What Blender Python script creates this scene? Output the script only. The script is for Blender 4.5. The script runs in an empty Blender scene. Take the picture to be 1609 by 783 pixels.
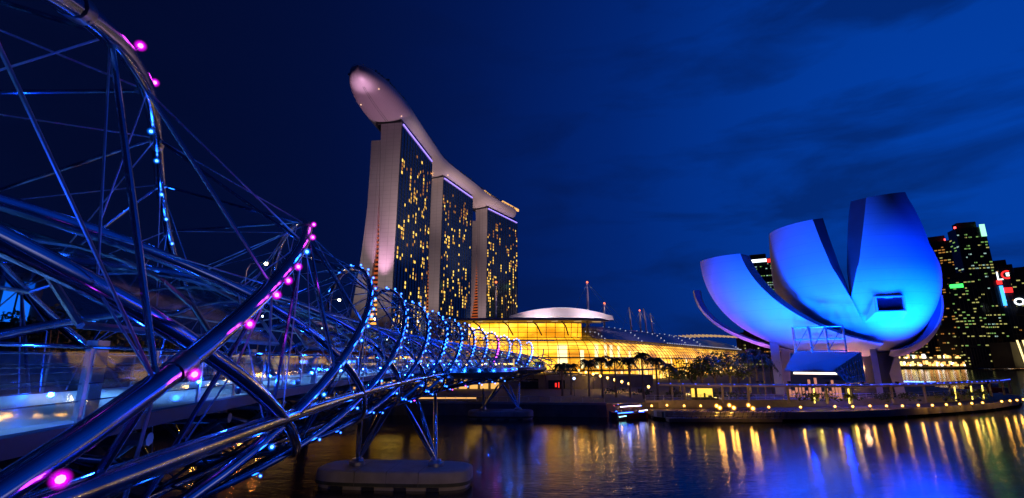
import bpy, bmesh, math, random
from math import sin, cos, pi, radians, hypot, atan2
from mathutils import Vector, Matrix
random.seed(7)
R = radians
sc = bpy.context.scene
# ------------------------------------------------------------ camera
CF, CT, CH = 748.28, R(13.182), 11.0
cam_d = bpy.data.cameras.new('camera'); cam = bpy.data.objects.new('camera', cam_d)
sc.collection.objects.link(cam); sc.camera = cam
cam.location = (0, 0, CH); cam.rotation_euler = (R(90) + CT, 0, 0)
cam_d.sensor_width = 36; cam_d.lens = 36 * CF / 1609; cam_d.clip_start = .1; cam_d.clip_end = 9000
# ------------------------------------------------------------ world
wd = bpy.data.worlds.new('World'); sc.world = wd; wd.use_nodes = True
nt = wd.node_tree; N = nt.nodes; L = nt.links; N.clear()
def wn(t, **k):
    n = N.new(t)
    for a, b in k.items(): setattr(n, a, b)
    return n
out = wn('ShaderNodeOutputWorld'); tc = wn('ShaderNodeTexCoord')
SUN_AZ = R(62)
sky = wn('ShaderNodeTexSky', sky_type='NISHITA', sun_disc=False, sun_elevation=R(-4), sun_rotation=SUN_AZ)
vd = wn('ShaderNodeVectorMath', operation='DOT_PRODUCT'); vd.inputs[1].default_value = Vector((sin(R(52)), cos(R(52)), .30)).normalized()
nrm = wn('ShaderNodeVectorMath', operation='NORMALIZE'); L.new(tc.outputs['Generated'], nrm.inputs[0]); L.new(nrm.outputs[0], vd.inputs[0])
ramp = wn('ShaderNodeValToRGB'); L.new(vd.outputs['Value'], ramp.inputs[0])
r = ramp.color_ramp; r.interpolation = 'B_SPLINE'
r.elements[0].position = 0; r.elements[0].color = (.0008, .0028, .022, 1)
r.elements[1].position = 1; r.elements[1].color = (.0006, .052, .40, 1)
for p, c in ((.35, (.0008, .0042, .038)), (.6, (.0007, .0085, .085)), (.8, (.0006, .019, .18)), (.92, (.0006, .038, .31))):
    e = r.elements.new(p); e.color = c + (1,)
# horizontal cloud wisps, denser to the west
mp = wn('ShaderNodeMapping'); mp.inputs['Scale'].default_value = (1.9, 1.9, 7.); L.new(nrm.outputs[0], mp.inputs[0])
cn = wn('ShaderNodeTexNoise'); cn.inputs['Scale'].default_value = 1.7; cn.inputs['Detail'].default_value = 7; cn.inputs['Roughness'].default_value = .55
cn.inputs['Distortion'].default_value = .35; L.new(mp.outputs[0], cn.inputs[0])
cr = wn('ShaderNodeMapRange'); cr.inputs[1].default_value = .48; cr.inputs[2].default_value = .66; L.new(cn.outputs[0], cr.inputs[0])
wmask = wn('ShaderNodeMapRange'); wmask.inputs[1].default_value = .45; wmask.inputs[2].default_value = .98; wmask.inputs[3].default_value = .12; wmask.inputs[4].default_value = .55
L.new(vd.outputs['Value'], wmask.inputs[0])
mm = wn('ShaderNodeMath', operation='MULTIPLY'); L.new(cr.outputs[0], mm.inputs[0]); L.new(wmask.outputs[0], mm.inputs[1])
mx = wn('ShaderNodeMix', data_type='RGBA'); L.new(mm.outputs[0], mx.inputs['Factor']); L.new(ramp.outputs[0], mx.inputs['A']); mx.inputs['B'].default_value = (.0012, .0055, .045, 1)
bg1 = wn('ShaderNodeBackground'); bg1.inputs[1].default_value = .92; L.new(mx.outputs['Result'], bg1.inputs[0])
tint = wn('ShaderNodeMix', data_type='RGBA', blend_type='MULTIPLY'); tint.inputs['Factor'].default_value = 1; L.new(sky.outputs[0], tint.inputs['A']); tint.inputs['B'].default_value = (.04, .3, 1, 1)
bg2 = wn('ShaderNodeBackground'); bg2.inputs[1].default_value = .05; L.new(tint.outputs['Result'], bg2.inputs[0])
ad = wn('ShaderNodeAddShader'); L.new(bg1.outputs[0], ad.inputs[0]); L.new(bg2.outputs[0], ad.inputs[1]); L.new(ad.outputs[0], out.inputs[0])
# the sun is below the horizon: only a trace of warm afterglow is left
sl = bpy.data.lights.new('sun', 'SUN'); sl.energy = .01; sl.angle = R(10); sl.color = (1, .75, .6)
so = bpy.data.objects.new('sun', sl); sc.collection.objects.link(so); so.rotation_euler = (R(86), 0, -SUN_AZ + pi)
vs = sc.view_settings; vs.view_transform = 'Standard'; vs.look = 'None'; vs.exposure = 0; vs.gamma = 1; vs.use_curve_mapping = False
sc.cycles.use_denoising = True
try: sc.cycles.denoiser = 'OPENIMAGEDENOISE'
except Exception: pass
sc.cycles.max_bounces = 6; sc.cycles.diffuse_bounces = 2; sc.cycles.glossy_bounces = 4; sc.cycles.transparent_max_bounces = 24
sc.cycles.sample_clamp_indirect = 6; sc.cycles.caustics_reflective = False; sc.cycles.caustics_refractive = False
sc.cycles.use_light_tree = True

# ------------------------------------------------------------ helpers
def at(px, py, D=None, z=None, y=None):
    dx, dy = px - 804.5, 391.5 - py
    r = Vector((dx, CF * cos(CT) - dy * sin(CT), CF * sin(CT) + dy * cos(CT)))
    if D is not None: t = D / hypot(r.x, r.y)
    elif z is not None: t = (z - CH) / r.z
    else: t = y / r.y
    return r * t + Vector((0, 0, CH))

def tag(o, label=None, cat=None, group=None, kind=None):
    if label: o['label'] = label
    if cat: o['category'] = cat
    if group: o['group'] = group
    if kind: o['kind'] = kind
    return o
def empty(name, loc=(0, 0, 0), label=None, cat=None, group=None, rz=0, kind=None):
    o = bpy.data.objects.new(name, None); sc.collection.objects.link(o); o.location = loc; o.rotation_euler.z = rz
    o.empty_display_size = .2
    return tag(o, label, cat, group, kind)

class MB:
    def __init__(s): s.v = []; s.f = []; s.m = []; s.uv = None
    def add(s, vs, fs, m=0):
        b = len(s.v); s.v += [tuple(v) for v in vs]
        for f in fs: s.f.append(tuple(i + b for i in f)); s.m.append(m)
        return s
    def box(s, x0, y0, z0, x1, y1, z1, m=0, M=None):
        vs = [Vector(p) for p in ((x0,y0,z0),(x1,y0,z0),(x1,y1,z0),(x0,y1,z0),(x0,y0,z1),(x1,y0,z1),(x1,y1,z1),(x0,y1,z1))]
        if M is not None: vs = [M @ v for v in vs]
        return s.add(vs, ((3,2,1,0),(4,5,6,7),(0,1,5,4),(1,2,6,5),(2,3,7,6),(3,0,4,7)), m)
    def prism(s, pts, z0, z1, m=0, M=None):
        n = len(pts); vs = [Vector((p[0], p[1], z0)) for p in pts] + [Vector((p[0], p[1], z1)) for p in pts]
        if M is not None: vs = [M @ v for v in vs]
        return s.add(vs, [tuple(range(n - 1, -1, -1)), tuple(range(n, 2 * n))] + [(i, (i + 1) % n, n + (i + 1) % n, n + i) for i in range(n)], m)
    def tube(s, pts, r, n=8, m=0, cap=True):
        pts = [Vector(p) for p in pts]; k = len(pts)
        rs = r if isinstance(r, (list, tuple)) else [r] * k
        vs = []; prev = None
        for i in range(k):
            d = (pts[min(i + 1, k - 1)] - pts[max(i - 1, 0)])
            if d.length < 1e-9: d = Vector((0, 0, 1))
            d.normalize()
            if prev is None:
                a = Vector((0, 0, 1)) if abs(d.z) < .9 else Vector((1, 0, 0))
                u = d.cross(a).normalized()
            else: u = (prev - d * prev.dot(d)).normalized()
            prev = u; w = d.cross(u)
            for j in range(n):
                t = 2 * pi * j / n; vs.append(pts[i] + (u * cos(t) + w * sin(t)) * rs[i])
        fs = []
        for i in range(k - 1):
            for j in range(n):
                a = i * n + j; b = i * n + (j + 1) % n; fs.append((a, b, b + n, a + n))
        if cap: fs.append(tuple(range(n - 1, -1, -1))); fs.append(tuple((k - 1) * n + j for j in range(n)))
        return s.add(vs, fs, m)
    def lathe(s, prof, n=16, c=(0, 0, 0), m=0):
        vs = []
        for (r_, z) in prof:
            for j in range(n): t = 2 * pi * j / n; vs.append((c[0] + r_ * cos(t), c[1] + r_ * sin(t), c[2] + z))
        fs = [(i * n + j, i * n + (j + 1) % n, (i + 1) * n + (j + 1) % n, (i + 1) * n + j) for i in range(len(prof) - 1) for j in range(n)]
        if prof[0][0] > 1e-6: fs.append(tuple(range(n - 1, -1, -1)))
        if prof[-1][0] > 1e-6: fs.append(tuple((len(prof) - 1) * n + j for j in range(n)))
        return s.add(vs, fs, m)
    def ball(s, c, r, n=8, m=0):
        k = max(3, n // 2)
        return s.lathe([(r * sin(pi * i / k) + 1e-7, -r * cos(pi * i / k)) for i in range(k + 1)], n, c, m)
    def grid(s, rows, m=0, flip=False):
        nu = len(rows[0]); vs = [p for r_ in rows for p in r_]; fs = []
        for i in range(len(rows) - 1):
            for j in range(nu - 1):
                q = (i * nu + j, i * nu + j + 1, (i + 1) * nu + j + 1, (i + 1) * nu + j)
                fs.append(q[::-1] if flip else q)
        return s.add(vs, fs, m)
    def quad(s, a, b, c, d, m=0): return s.add([a, b, c, d], [(0, 1, 2, 3)], m)
    def cen(s):
        c = Vector((0, 0, 0))
        for v in s.v: c += Vector(v)
        return c / max(1, len(s.v))
    def build(s, name, mat, parent=None, smooth=False, origin=None, label=None):
        me = bpy.data.meshes.new(name)
        o = bpy.data.objects.new(name, me)
        off = Vector(origin) if origin is not None else Vector((0, 0, 0))
        me.from_pydata([tuple(Vector(v) - off) for v in s.v], [], s.f)
        for mt in (mat if isinstance(mat, (list, tuple)) else [mat]): me.materials.append(mt)
        if any(s.m): me.polygons.foreach_set('material_index', s.m)
        if smooth:
            me.polygons.foreach_set('use_smooth', [True] * len(me.polygons))
            try: me.set_sharp_from_angle(angle=R(42))
            except Exception: pass
        me.update(); sc.collection.objects.link(o); o.location = off
        if parent is not None: o.parent = parent
        if label: o['label'] = label
        return o
def many(name, mbs, mat, parent, limit=100, smooth=False):
    """the nearest `limit` as parts of their own, the rest as one stuff part (parents sit at the origin)"""
    mbs = [(m_ if isinstance(m_, tuple) else (m_, 0)) for m_ in mbs]
    cp = Vector((0, 0, CH)); mbs.sort(key=lambda t: (t[0].cen() - cp).length)
    for mb_, k in mbs[:limit]:
        mb_.build(name, mat[k] if isinstance(mat, (list, tuple)) else mat, parent, smooth)
    rest = mbs[limit:]
    if rest:
        big = MB()
        for mb_, k in rest: big.add(mb_.v, mb_.f, k)
        o = big.build(name, mat, parent, smooth); o['kind'] = 'stuff'

MATS = {}
def panels(m, col, cells, dark, wx=.93):
    """thin darker joints between cladding panels, in object space"""
    t = m.node_tree; b = t.nodes['Principled BSDF']; tcn = t.nodes.new('ShaderNodeTexCoord'); sp = t.nodes.new('ShaderNodeSeparateXYZ'); t.links.new(tcn.outputs['Object'], sp.inputs[0]); last = None
    for ax, c_ in cells:
        d = t.nodes.new('ShaderNodeMath'); d.operation = 'DIVIDE'; d.inputs[1].default_value = c_; t.links.new(sp.outputs[ax], d.inputs[0])
        f = t.nodes.new('ShaderNodeMath'); f.operation = 'FRACT'; t.links.new(d.outputs[0], f.inputs[0])
        g = t.nodes.new('ShaderNodeMath'); g.operation = 'GREATER_THAN'; g.inputs[1].default_value = wx; t.links.new(f.outputs[0], g.inputs[0])
        if last is None: last = g
        else:
            x = t.nodes.new('ShaderNodeMath'); x.operation = 'MAXIMUM'; t.links.new(last.outputs[0], x.inputs[0]); t.links.new(g.outputs[0], x.inputs[1]); last = x
    mi = t.nodes.new('ShaderNodeMix'); mi.data_type = 'RGBA'; t.links.new(last.outputs[0], mi.inputs['Factor'])
    old = b.inputs['Base Color'].links[0].from_socket if b.inputs['Base Color'].links else None
    if old: t.links.new(old, mi.inputs['A'])
    else: mi.inputs['A'].default_value = (*col, 1)
    mi.inputs['B'].default_value = (*[c * dark for c in col], 1); t.links.new(mi.outputs['Result'], b.inputs['Base Color']); return m
def mat(name, col=(.5, .5, .5), rough=.6, metal=0., emit=None, es=0., alpha=1., noise=None, bump=None, spec=.5):
    if name in MATS: return MATS[name]
    m = bpy.data.materials.new(name); m.use_nodes = True; MATS[name] = m
    t = m.node_tree; b = t.nodes['Principled BSDF']
    b.inputs['Base Color'].default_value = (*col, 1); b.inputs['Roughness'].default_value = rough; b.inputs['Metallic'].default_value = metal
    b.inputs['Specular IOR Level'].default_value = spec
    if emit: b.inputs['Emission Color'].default_value = (*emit, 1); b.inputs['Emission Strength'].default_value = es
    b.inputs['Alpha'].default_value = alpha
    if noise or bump:
        tcn = t.nodes.new('ShaderNodeTexCoord'); no = t.nodes.new('ShaderNodeTexNoise')
        no.inputs['Scale'].default_value = (noise or bump)[0]; no.inputs['Detail'].default_value = 6
        t.links.new(tcn.outputs['Object'], no.inputs[0])
        if noise:
            mr = t.nodes.new('ShaderNodeMapRange'); mr.inputs[1].default_value = .3; mr.inputs[2].default_value = .7
            mr.inputs[3].default_value = 1 - noise[1]; mr.inputs[4].default_value = 1 + noise[1]; t.links.new(no.outputs[0], mr.inputs[0])
            mu = t.nodes.new('ShaderNodeVectorMath'); mu.operation = 'SCALE'; mu.inputs[0].default_value = col
            t.links.new(mr.outputs[0], mu.inputs['Scale']); t.links.new(mu.outputs[0], b.inputs['Base Color'])
            m2 = t.nodes.new('ShaderNodeMath'); m2.operation = 'MULTIPLY'; m2.inputs[1].default_value = rough; t.links.new(mr.outputs[0], m2.inputs[0]); t.links.new(m2.outputs[0], b.inputs['Roughness'])
        if bump:
            bm = t.nodes.new('ShaderNodeBump'); bm.inputs['Strength'].default_value = bump[1]; bm.inputs['Distance'].default_value = .1
            t.links.new(no.outputs[0], bm.inputs['Height']); t.links.new(bm.outputs[0], b.inputs['Normal'])
    return m
def glass(name, col, clear, rough=.05):
    if name in MATS: return MATS[name]
    m = bpy.data.materials.new(name); m.use_nodes = True; MATS[name] = m
    t = m.node_tree; t.nodes.clear(); o = t.nodes.new('ShaderNodeOutputMaterial')
    tr = t.nodes.new('ShaderNodeBsdfTransparent'); tr.inputs[0].default_value = (*col, 1)
    gl = t.nodes.new('ShaderNodeBsdfGlossy'); gl.inputs['Roughness'].default_value = rough; gl.inputs[0].default_value = (.9, .95, 1, 1)
    cap_ = 1 if 'mall' not in name else .22
    mi = t.nodes.new('ShaderNodeMixShader'); fr = t.nodes.new('ShaderNodeFresnel'); fr.inputs[0].default_value = 1.5
    mrr = t.nodes.new('ShaderNodeMapRange'); mrr.inputs[3].default_value = 1 - clear; mrr.inputs[4].default_value = cap_; t.links.new(fr.outputs[0], mrr.inputs[0])
    t.links.new(mrr.outputs[0], mi.inputs[0]); t.links.new(tr.outputs[0], mi.inputs[1]); t.links.new(gl.outputs[0], mi.inputs[2]); t.links.new(mi.outputs[0], o.inputs[0])
    return m
def halo_mat(name, col, s):  # see-through shell that paints a glow halo round a bulb
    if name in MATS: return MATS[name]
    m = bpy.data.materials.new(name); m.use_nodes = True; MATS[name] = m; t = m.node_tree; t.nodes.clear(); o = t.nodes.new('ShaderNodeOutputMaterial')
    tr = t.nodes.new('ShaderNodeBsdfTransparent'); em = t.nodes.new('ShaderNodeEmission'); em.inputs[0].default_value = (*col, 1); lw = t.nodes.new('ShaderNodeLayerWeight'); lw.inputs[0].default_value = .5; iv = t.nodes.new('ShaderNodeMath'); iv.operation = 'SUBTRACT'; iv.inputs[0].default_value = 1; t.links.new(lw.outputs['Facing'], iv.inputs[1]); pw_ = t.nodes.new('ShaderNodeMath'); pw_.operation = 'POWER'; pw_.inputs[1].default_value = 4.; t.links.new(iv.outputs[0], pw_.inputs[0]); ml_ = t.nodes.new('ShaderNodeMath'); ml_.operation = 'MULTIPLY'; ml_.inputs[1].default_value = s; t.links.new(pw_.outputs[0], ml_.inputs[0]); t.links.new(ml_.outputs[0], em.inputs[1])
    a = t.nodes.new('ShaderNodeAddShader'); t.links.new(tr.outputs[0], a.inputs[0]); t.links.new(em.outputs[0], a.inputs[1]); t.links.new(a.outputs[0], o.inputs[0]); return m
def emis(name, col, s): return mat(name, (0.02, .02, .02), .5, 0, col, s)
def lamp(name, loc, energy, col, r=.05, parent=None, kind='POINT', aim=None, size=60, blend=.6):
    l = bpy.data.lights.new(name, kind); l.energy = energy; l.color = col
    l.shadow_soft_size = r
    o = bpy.data.objects.new(name, l); sc.collection.objects.link(o); o.location = loc
    if kind == 'SPOT':
        l.spot_size = R(size); l.spot_blend = blend
        o.rotation_euler = (Vector(aim) - Vector(loc)).to_track_quat('-Z', 'Y').to_euler()
    if parent is not None: o.parent = parent
    return o

STEEL = mat('polished_steel', (.36, .45, .66), .13, 1., noise=(1.3, .25))
STEEL_D = mat('brushed_steel', (.45, .47, .5), .32, 1., noise=(2., .2))
CONC = mat('concrete', (.34, .32, .30), .8, noise=(.6, .22), bump=(3., .25))
CONC_D = mat('dark_concrete', (.16, .155, .15), .85, noise=(.5, .3), bump=(2., .3))
FASC = mat('fascia_dark', (.03, .034, .045), .5, 0.)
DECK = mat('deck_stone', (.58, .58, .60), .42, noise=(.8, .12))
PALE = mat('pale_cladding', (.50, .46, .45), .55, noise=(.05, .1))
panels(PALE, (.50, .46, .45), ((2, 3.4), (0, 6.), (1, 6.)), .72, .94)
WHITE = mat('white_cladding', (.72, .73, .76), .45, noise=(.06, .06))
DARKM = mat('dark_metal', (.06, .065, .07), .45, .6)
LED_B = emis('blue_led', (.05, .17, 1), 10); LED_M = emis('magenta_led', (1, .14, .9), 5)
WARM = emis('warm_lamp', (1, .50, .10), 9); WARMW = emis('warm_white_lamp', (1, .8, .5), 30)

# ============================================================ SETTING: water, land
def water_mat():
    m = bpy.data.materials.new('bay_water'); m.use_nodes = True; t = m.node_tree; b = t.nodes['Principled BSDF']
    b.inputs['Base Color'].default_value = (.004, .008, .016, 1); b.inputs['Roughness'].default_value = .095; b.inputs['IOR'].default_value = 1.52
    b.inputs['Specular IOR Level'].default_value = 1.
    tcn = t.nodes.new('ShaderNodeTexCoord'); hs = []
    for sc_, det, w in (((.12, .3, 1), 3, .55), ((.9, 2.9, 1), 4, .30), ((3.4, 9., 1), 3, .11)):
        mp = t.nodes.new('ShaderNodeMapping'); mp.inputs['Scale'].default_value = sc_; mp.inputs['Rotation'].default_value = (0, 0, 0); t.links.new(tcn.outputs['Object'], mp.inputs[0])
        no = t.nodes.new('ShaderNodeTexNoise'); no.inputs['Scale'].default_value = 1; no.inputs['Detail'].default_value = det; t.links.new(mp.outputs[0], no.inputs[0])
        mu = t.nodes.new('ShaderNodeMath'); mu.operation = 'MULTIPLY'; mu.inputs[1].default_value = w; t.links.new(no.outputs[0], mu.inputs[0]); hs.append(mu)
    a1 = t.nodes.new('ShaderNodeMath'); t.links.new(hs[0].outputs[0], a1.inputs[0]); t.links.new(hs[1].outputs[0], a1.inputs[1])
    a2 = t.nodes.new('ShaderNodeMath'); t.links.new(a1.outputs[0], a2.inputs[0]); t.links.new(hs[2].outputs[0], a2.inputs[1])
    bm = t.nodes.new('ShaderNodeBump'); bm.inputs['Strength'].default_value = .34; bm.inputs['Distance'].default_value = .2
    t.links.new(a2.outputs[0], bm.inputs['Height']); t.links.new(bm.outputs[0], b.inputs['Normal'])
    return m
MB().quad((-3000, -300, 0), (4000, -300, 0), (4000, 5000, 0), (-3000, 5000, 0)).build('water', water_mat())['kind'] = 'structure'
GROUND = mat('paving', (.14, .13, .12), .8, noise=(.3, .3))
SOIL = mat('dark_ground', (.035, .04, .03), .9, noise=(.1, .4))
# quay outline (front edge), hotel side and museum headland in one terrain block
qf = [(-330, 96), (-150, 99), (-60, 102), (-14, 104.4), (8.4, 101.6), (19, 100.5), (36, 104), (47, 104.5), (60, 105.5), (76, 108), (94, 113.5), (112, 122), (127, 133), (136, 147), (139, 162), (132, 178), (150, 240), (230, 330), (420, 640), (700, 1500), (-900, 1500), (-900, 96)]
MB().prism(qf, -1, 2.6).build('quay_terrace', [GROUND])['kind'] = 'structure'
# left bank (this side of the hotel promenade, behind the road bridge)
MB().prism([(-900, 30), (-70, 60), (-48, 97), (-60, 140), (-900, 200)], -1, 2.3).build('left_bank', SOIL)['kind'] = 'structure'
# far shore beyond the bay
MB().prism([(300, 520), (420, 600), (560, 668), (820, 790), (1700, 1000), (1700, 2600), (230, 2600)], -1, 3).build('far_shore', SOIL)['kind'] = 'structure'
# masonry quay wall
qw = empty('quay_wall', (0, 0, 0), 'long dark stone quay wall dropping into the water under the far bridge end', 'wall')
w = MB()
for a, b in zip(qf[2:5], qf[3:6]):
    a, b = Vector((*a, 0)), Vector((*b, 0)); d = (b - a).normalized(); n = Vector((d.y, -d.x, 0))
    if n.y > 0: n = -n
    M = Matrix.Translation(a) @ Matrix(((d.x, n.x, 0, 0), (d.y, n.y, 0, 0), (0, 0, 1, 0), (0, 0, 0, 1)))
    l = (b - a).length; w.box(0, .003, -.8, l, .5, 2.3, 0, M)
    w.box(0, .003, 2.3, l, .75, 2.75, 1, M)
    x = 2
    while x < l - 2: w.box(x, .5, -.8, x + .5, .62, 2.3, 0, M); x += 6.5
w.build('wall_face', [CONC_D, CONC], qw)

# ============================================================ HELIX BRIDGE
BX, BY, BH, K0, K1, K2, BL, RO, RI, BI, PHI0, DROP = -12.21447, 24.70079, -4.22298, .00402, -.00032, .00037, 10.88809, 5.45588, 4.93157, 3.64694, -16.49867, 3.14963
PITCH = 6 * BL
S0, S1 = -46, 175
_ax = []
def _axis():
    hh = R(BH); x, y = BX, BY; fw = []
    for i in range(0, S1 * 2 + 2):
        s = i * .5; fw.append((s, x, y, hh)); k = K0 + K1 * min(s, 150) / 10 + K2 * (min(s, 150) / 10) ** 2 * .1
        x += sin(hh) * .5; y += cos(hh) * .5; hh += k * .5
    hh = R(BH); x, y = BX, BY; bw = []
    for i in range(1, -S0 * 2 + 2):
        s = -i * .5; k = K0 + K1 * s / 10 + K2 * (s / 10) ** 2 * .1
        hh -= k * .5; x -= sin(hh) * .5; y -= cos(hh) * .5; bw.append((s, x, y, hh))
    return bw[::-1] + fw
_ax = _axis()
def fr(s):
    q = (s - _ax[0][0]) / .5; i = max(0, min(len(_ax) - 2, int(math.floor(q)))); t = q - i
    a, b = _ax[i], _ax[i + 1]
    return (a[1] + (b[1] - a[1]) * t, a[2] + (b[2] - a[2]) * t, a[3] + (b[3] - a[3]) * t, -DROP * max(0, s - 50) ** 2 * 1e-4)
def P(s, lat, z):          # lateral metres to the right of the axis, z above water
    x, y, h, dz = fr(s); return Vector((x + lat * cos(h), y - lat * sin(h), z + dz))
ZC = CH + 6.5 - RO                       # centre of the outer helix
def outer(s, phi, dr=0): return P(s, (RO + dr) * cos(phi), ZC + (RO + dr) * sin(phi))
ZI = CH + 6.5 - 2 * RO + BI
def inner(s, phi, dr=0): return P(s, (RI + dr) * cos(phi), ZI + (BI + dr) * sin(phi))
def phi_o(k, s): return pi / 2 + 2 * pi * (s - k * BL) / PITCH
def s_o(k, phi): return k * BL + PITCH * (phi - pi / 2) / (2 * pi)
def phi_i(k, s): return -(s - PHI0 - k * BL) * 2 * pi / PITCH - pi / 4
SE = 11.35 * BL                         # the helices end here
bridge = empty('helix_footbridge', (0, 0, 0), 'double helix footbridge of polished steel tubes lit by blue and magenta lamps', 'bridge')
TR = .165
# every outer tube k = -10..11: one turn that starts and ends underneath, where the helices touch
for k in range(-4, 13):
    pts = []; n = 66
    for i in range(n + 1):
        ph = R(-92 + 364 * i / n); s = s_o(k, ph)
        if -40 < s < SE: pts.append(outer(s, ph))
    if len(pts) > 3: MB().tube(pts, TR, 12 if k < 4 else 8).build('outer_helix_tube', STEEL, bridge, True)
for k in range(-3, 18):
    pts = []; n = 66
    for i in range(n + 1):
        s = PHI0 + k * BL - PITCH * (R(268 - 364 * i / n) + pi / 4) / (2 * pi)
        if -40 < s < SE + 8: pts.append(inner(s, phi_i(k, s)))
    if len(pts) > 3: MB().tube(pts, TR, 12 if k < 6 else 8).build('inner_helix_tube', STEEL, bridge, True)
# sleeves where tube lengths join (only where they can be seen close by)
sl_ = []
for k in range(-1, 8):
    for ph in (-12, 38, 88, 140):
        s = s_o(k, R(ph))
        if -24 < s < 70:
            a, b = outer(s - .16, R(ph - .9)), outer(s + .16, R(ph + .9)); sl_.append(MB().tube([a, b], TR + .018, 14))
many('tube_sleeve', sl_, STEEL_D, bridge, 40, True)
# longitudinal chords through the joints
for ph, r0, r1 in ((-28.5, .19, 0), (-151.5, .19, 0), (-90, .15, -.25)):
    MB().tube([outer(s, R(ph), r1) for s in range(-38, int(SE) + 6, 2)], r0, 12).build('bottom_chord', STEEL, bridge, True)
# ring struts (hexagon chords), rods to the inner helix, clevis brackets
RS = [-37.1 + 3.63 * j for j in range(43)]
struts, rods, cross, brk = [], [], [], []
def onodes(s):
    k0 = math.ceil((s - PITCH * .75) / BL); return [(k, phi_o(k, s)) for k in range(k0, k0 + 6)]
def inodes(s): return [(k, phi_i(k, s)) for k in range(0, 6)]
def clev(p, d, r):
    m_ = MB(); m_.tube([p, p + d * r * 3.4], [r * 1.9, r * .9], 8); m_.tube([p - d.cross(Vector((0, 0, 1))).normalized() * r * 1.6, p + d.cross(Vector((0, 0, 1))).normalized() * r * 1.6], r * 1.5, 8); return m_
for j, s in enumerate(RS):
    if s > SE: break
    on = onodes(s); near = s < 45
    for i in range(6):
        (k, p0), (k2, p1) = on[i], on[(i + 1) % 6]
        a, b = outer(s, p0), outer(s, p1); d = (b - a).normalized(); r = .046 if near else .045
        L_ = (b - a).length
        up = max(a.z, b.z) > ZC + 2
        pts = [a + d * TR, a + d * .5, (a + b) / 2, b - d * .5, b - d * TR]
        struts.append(MB().tube(pts, [.035, r, r * 1.12, r, .035] if near else [r] * 5, 8 if near else 5))
        if near:
            brk.append(clev(a + d * TR * .6, d, .045)); brk.append(clev(b - d * TR * .6, -d, .045))
        if j + 1 < len(RS) and RS[j + 1] < SE:
            s2 = RS[j + 1]; q = outer(s2, phi_o(k, s2) + (p1 - p0 if p1 > p0 else p1 - p0 + 2 * pi)); rods.append(MB().tube([a, q], .021 if near else .03, 6))
    inn = inodes(s)
    for (k, pi_) in inn:
        a = inner(s, pi_)
        ds = sorted(on, key=lambda t: (outer(s, t[1]) - a).length)
        for q, t in enumerate(ds[:2]):
            b = outer(s, t[1]); d = b - a
            if d.length < .6: continue
            dn = d.normalized(); low = a.z < ZI + .5
            if low and d.length < 4.5:
                cross.append(MB().tube([a, a + dn * .35, (a + b) / 2, b - dn * .3, b], [.03, .055, .065, .055, .03] if near else [.045] * 5, 8 if near else 5))
                if near: brk.append(clev(a + dn * TR * .7, dn, .05))
            else: rods.append(MB().tube([a, b], .018 if near else .026, 6))
    # spoke rods across to the next ring's far outer node
    if near:
        for i in (0, 2, 4):
            k, p0 = on[i]; kk, p1 = inn[i]
            a, b = outer(s, p0), inner(s + 3.63, phi_i(kk, s + 3.63))
            if (b - a).length < 7.5: rods.append(MB().tube([a, b], .016, 6))
many('ring_strut', struts, STEEL, bridge, 100, True)
many('brace_rod', rods, mat('cable_steel', (.6, .68, .9), .38, .85), bridge, 100, True)
many('link_strut', cross, STEEL, bridge, 100, True)
many('clevis_bracket', brk, STEEL_D, bridge, 100, True)
# deck, fascia, transoms
DZ = CH - 1.0
def ribbon(l0, l1, z0, z1, s0, s1, st=2.0, inset=0.):
    m_ = MB(); rows = []; n = int((s1 - s0) / st)
    for i in range(n + 1):
        s = s0 + (s1 - s0) * i / n
        rows.append([P(s, l0, z1), P(s, l1, z1), P(s, l1 - inset, z0), P(s, l0 + inset, z0), P(s, l0, z1)])
    m_.grid(rows); m_.add(rows[0][:4], [(0, 1, 2, 3)]); m_.add(rows[-1][:4], [(3, 2, 1, 0)])
    return m_
DE = 170
ribbon(-3.35, 3.35, DZ - .32, DZ, -42, DE, 2, .25).build('deck', DECK, bridge)
ribbon(3.36, 3.62, DZ - .24, DZ + .03, -42, 128).build('edge_beam', FASC, bridge)
ribbon(-3.62, -3.36, DZ - .24, DZ + .03, -42, 128).build('edge_beam', FASC, bridge)
tr_ = []
for s in RS:
    if s < SE + 10: tr_.append(MB().tube([P(s, -3.5, DZ - .5), P(s, 3.5, DZ - .5)], .13, 8).tube([P(s, -3.3, DZ - .5), P(s, 0, ZI - BI + .3), P(s, 3.3, DZ - .5)], .07, 6))
many('floor_beam', tr_, STEEL_D, bridge, 44, True)
# glass balustrades with posts and rails
GL = glass('balustrade_glass', (.72, .86, .95), .9)
for sd in (-1, 1):
    m_ = MB()
    s = -41.
    while s < 126:
        m_.quad(P(s + .05, sd * 3.25, DZ + .08), P(s + 1.95, sd * 3.25, DZ + .08), P(s + 1.95, sd * 3.25, DZ + 1.15), P(s + .05, sd * 3.25, DZ + 1.15)); s += 2
    m_.build('balustrade_glass', GL, bridge)
    for zz, rr in ((1.22, .035), (.62, .014), (.9, .014), (.34, .014)):
        MB().tube([P(s, sd * 3.18, DZ + zz) for s in range(-42, 128, 2)], rr, 6).build('handrail' if rr > .03 else 'rail_wire', STEEL, bridge, True)
ps = []
for sd in (-1, 1):
    s = -41.
    while s < 126:
        x, y, h, dz = fr(s); M = Matrix.Translation(P(s, sd * 3.22, DZ)) @ Matrix.Rotation(-h, 4, 'Z')
        ps.append(MB().box(-.02, -.05, 0, .02, .05, 1.2, 0, M)); s += 2
many('railing_post', ps, STEEL_D, bridge, 100)
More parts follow.
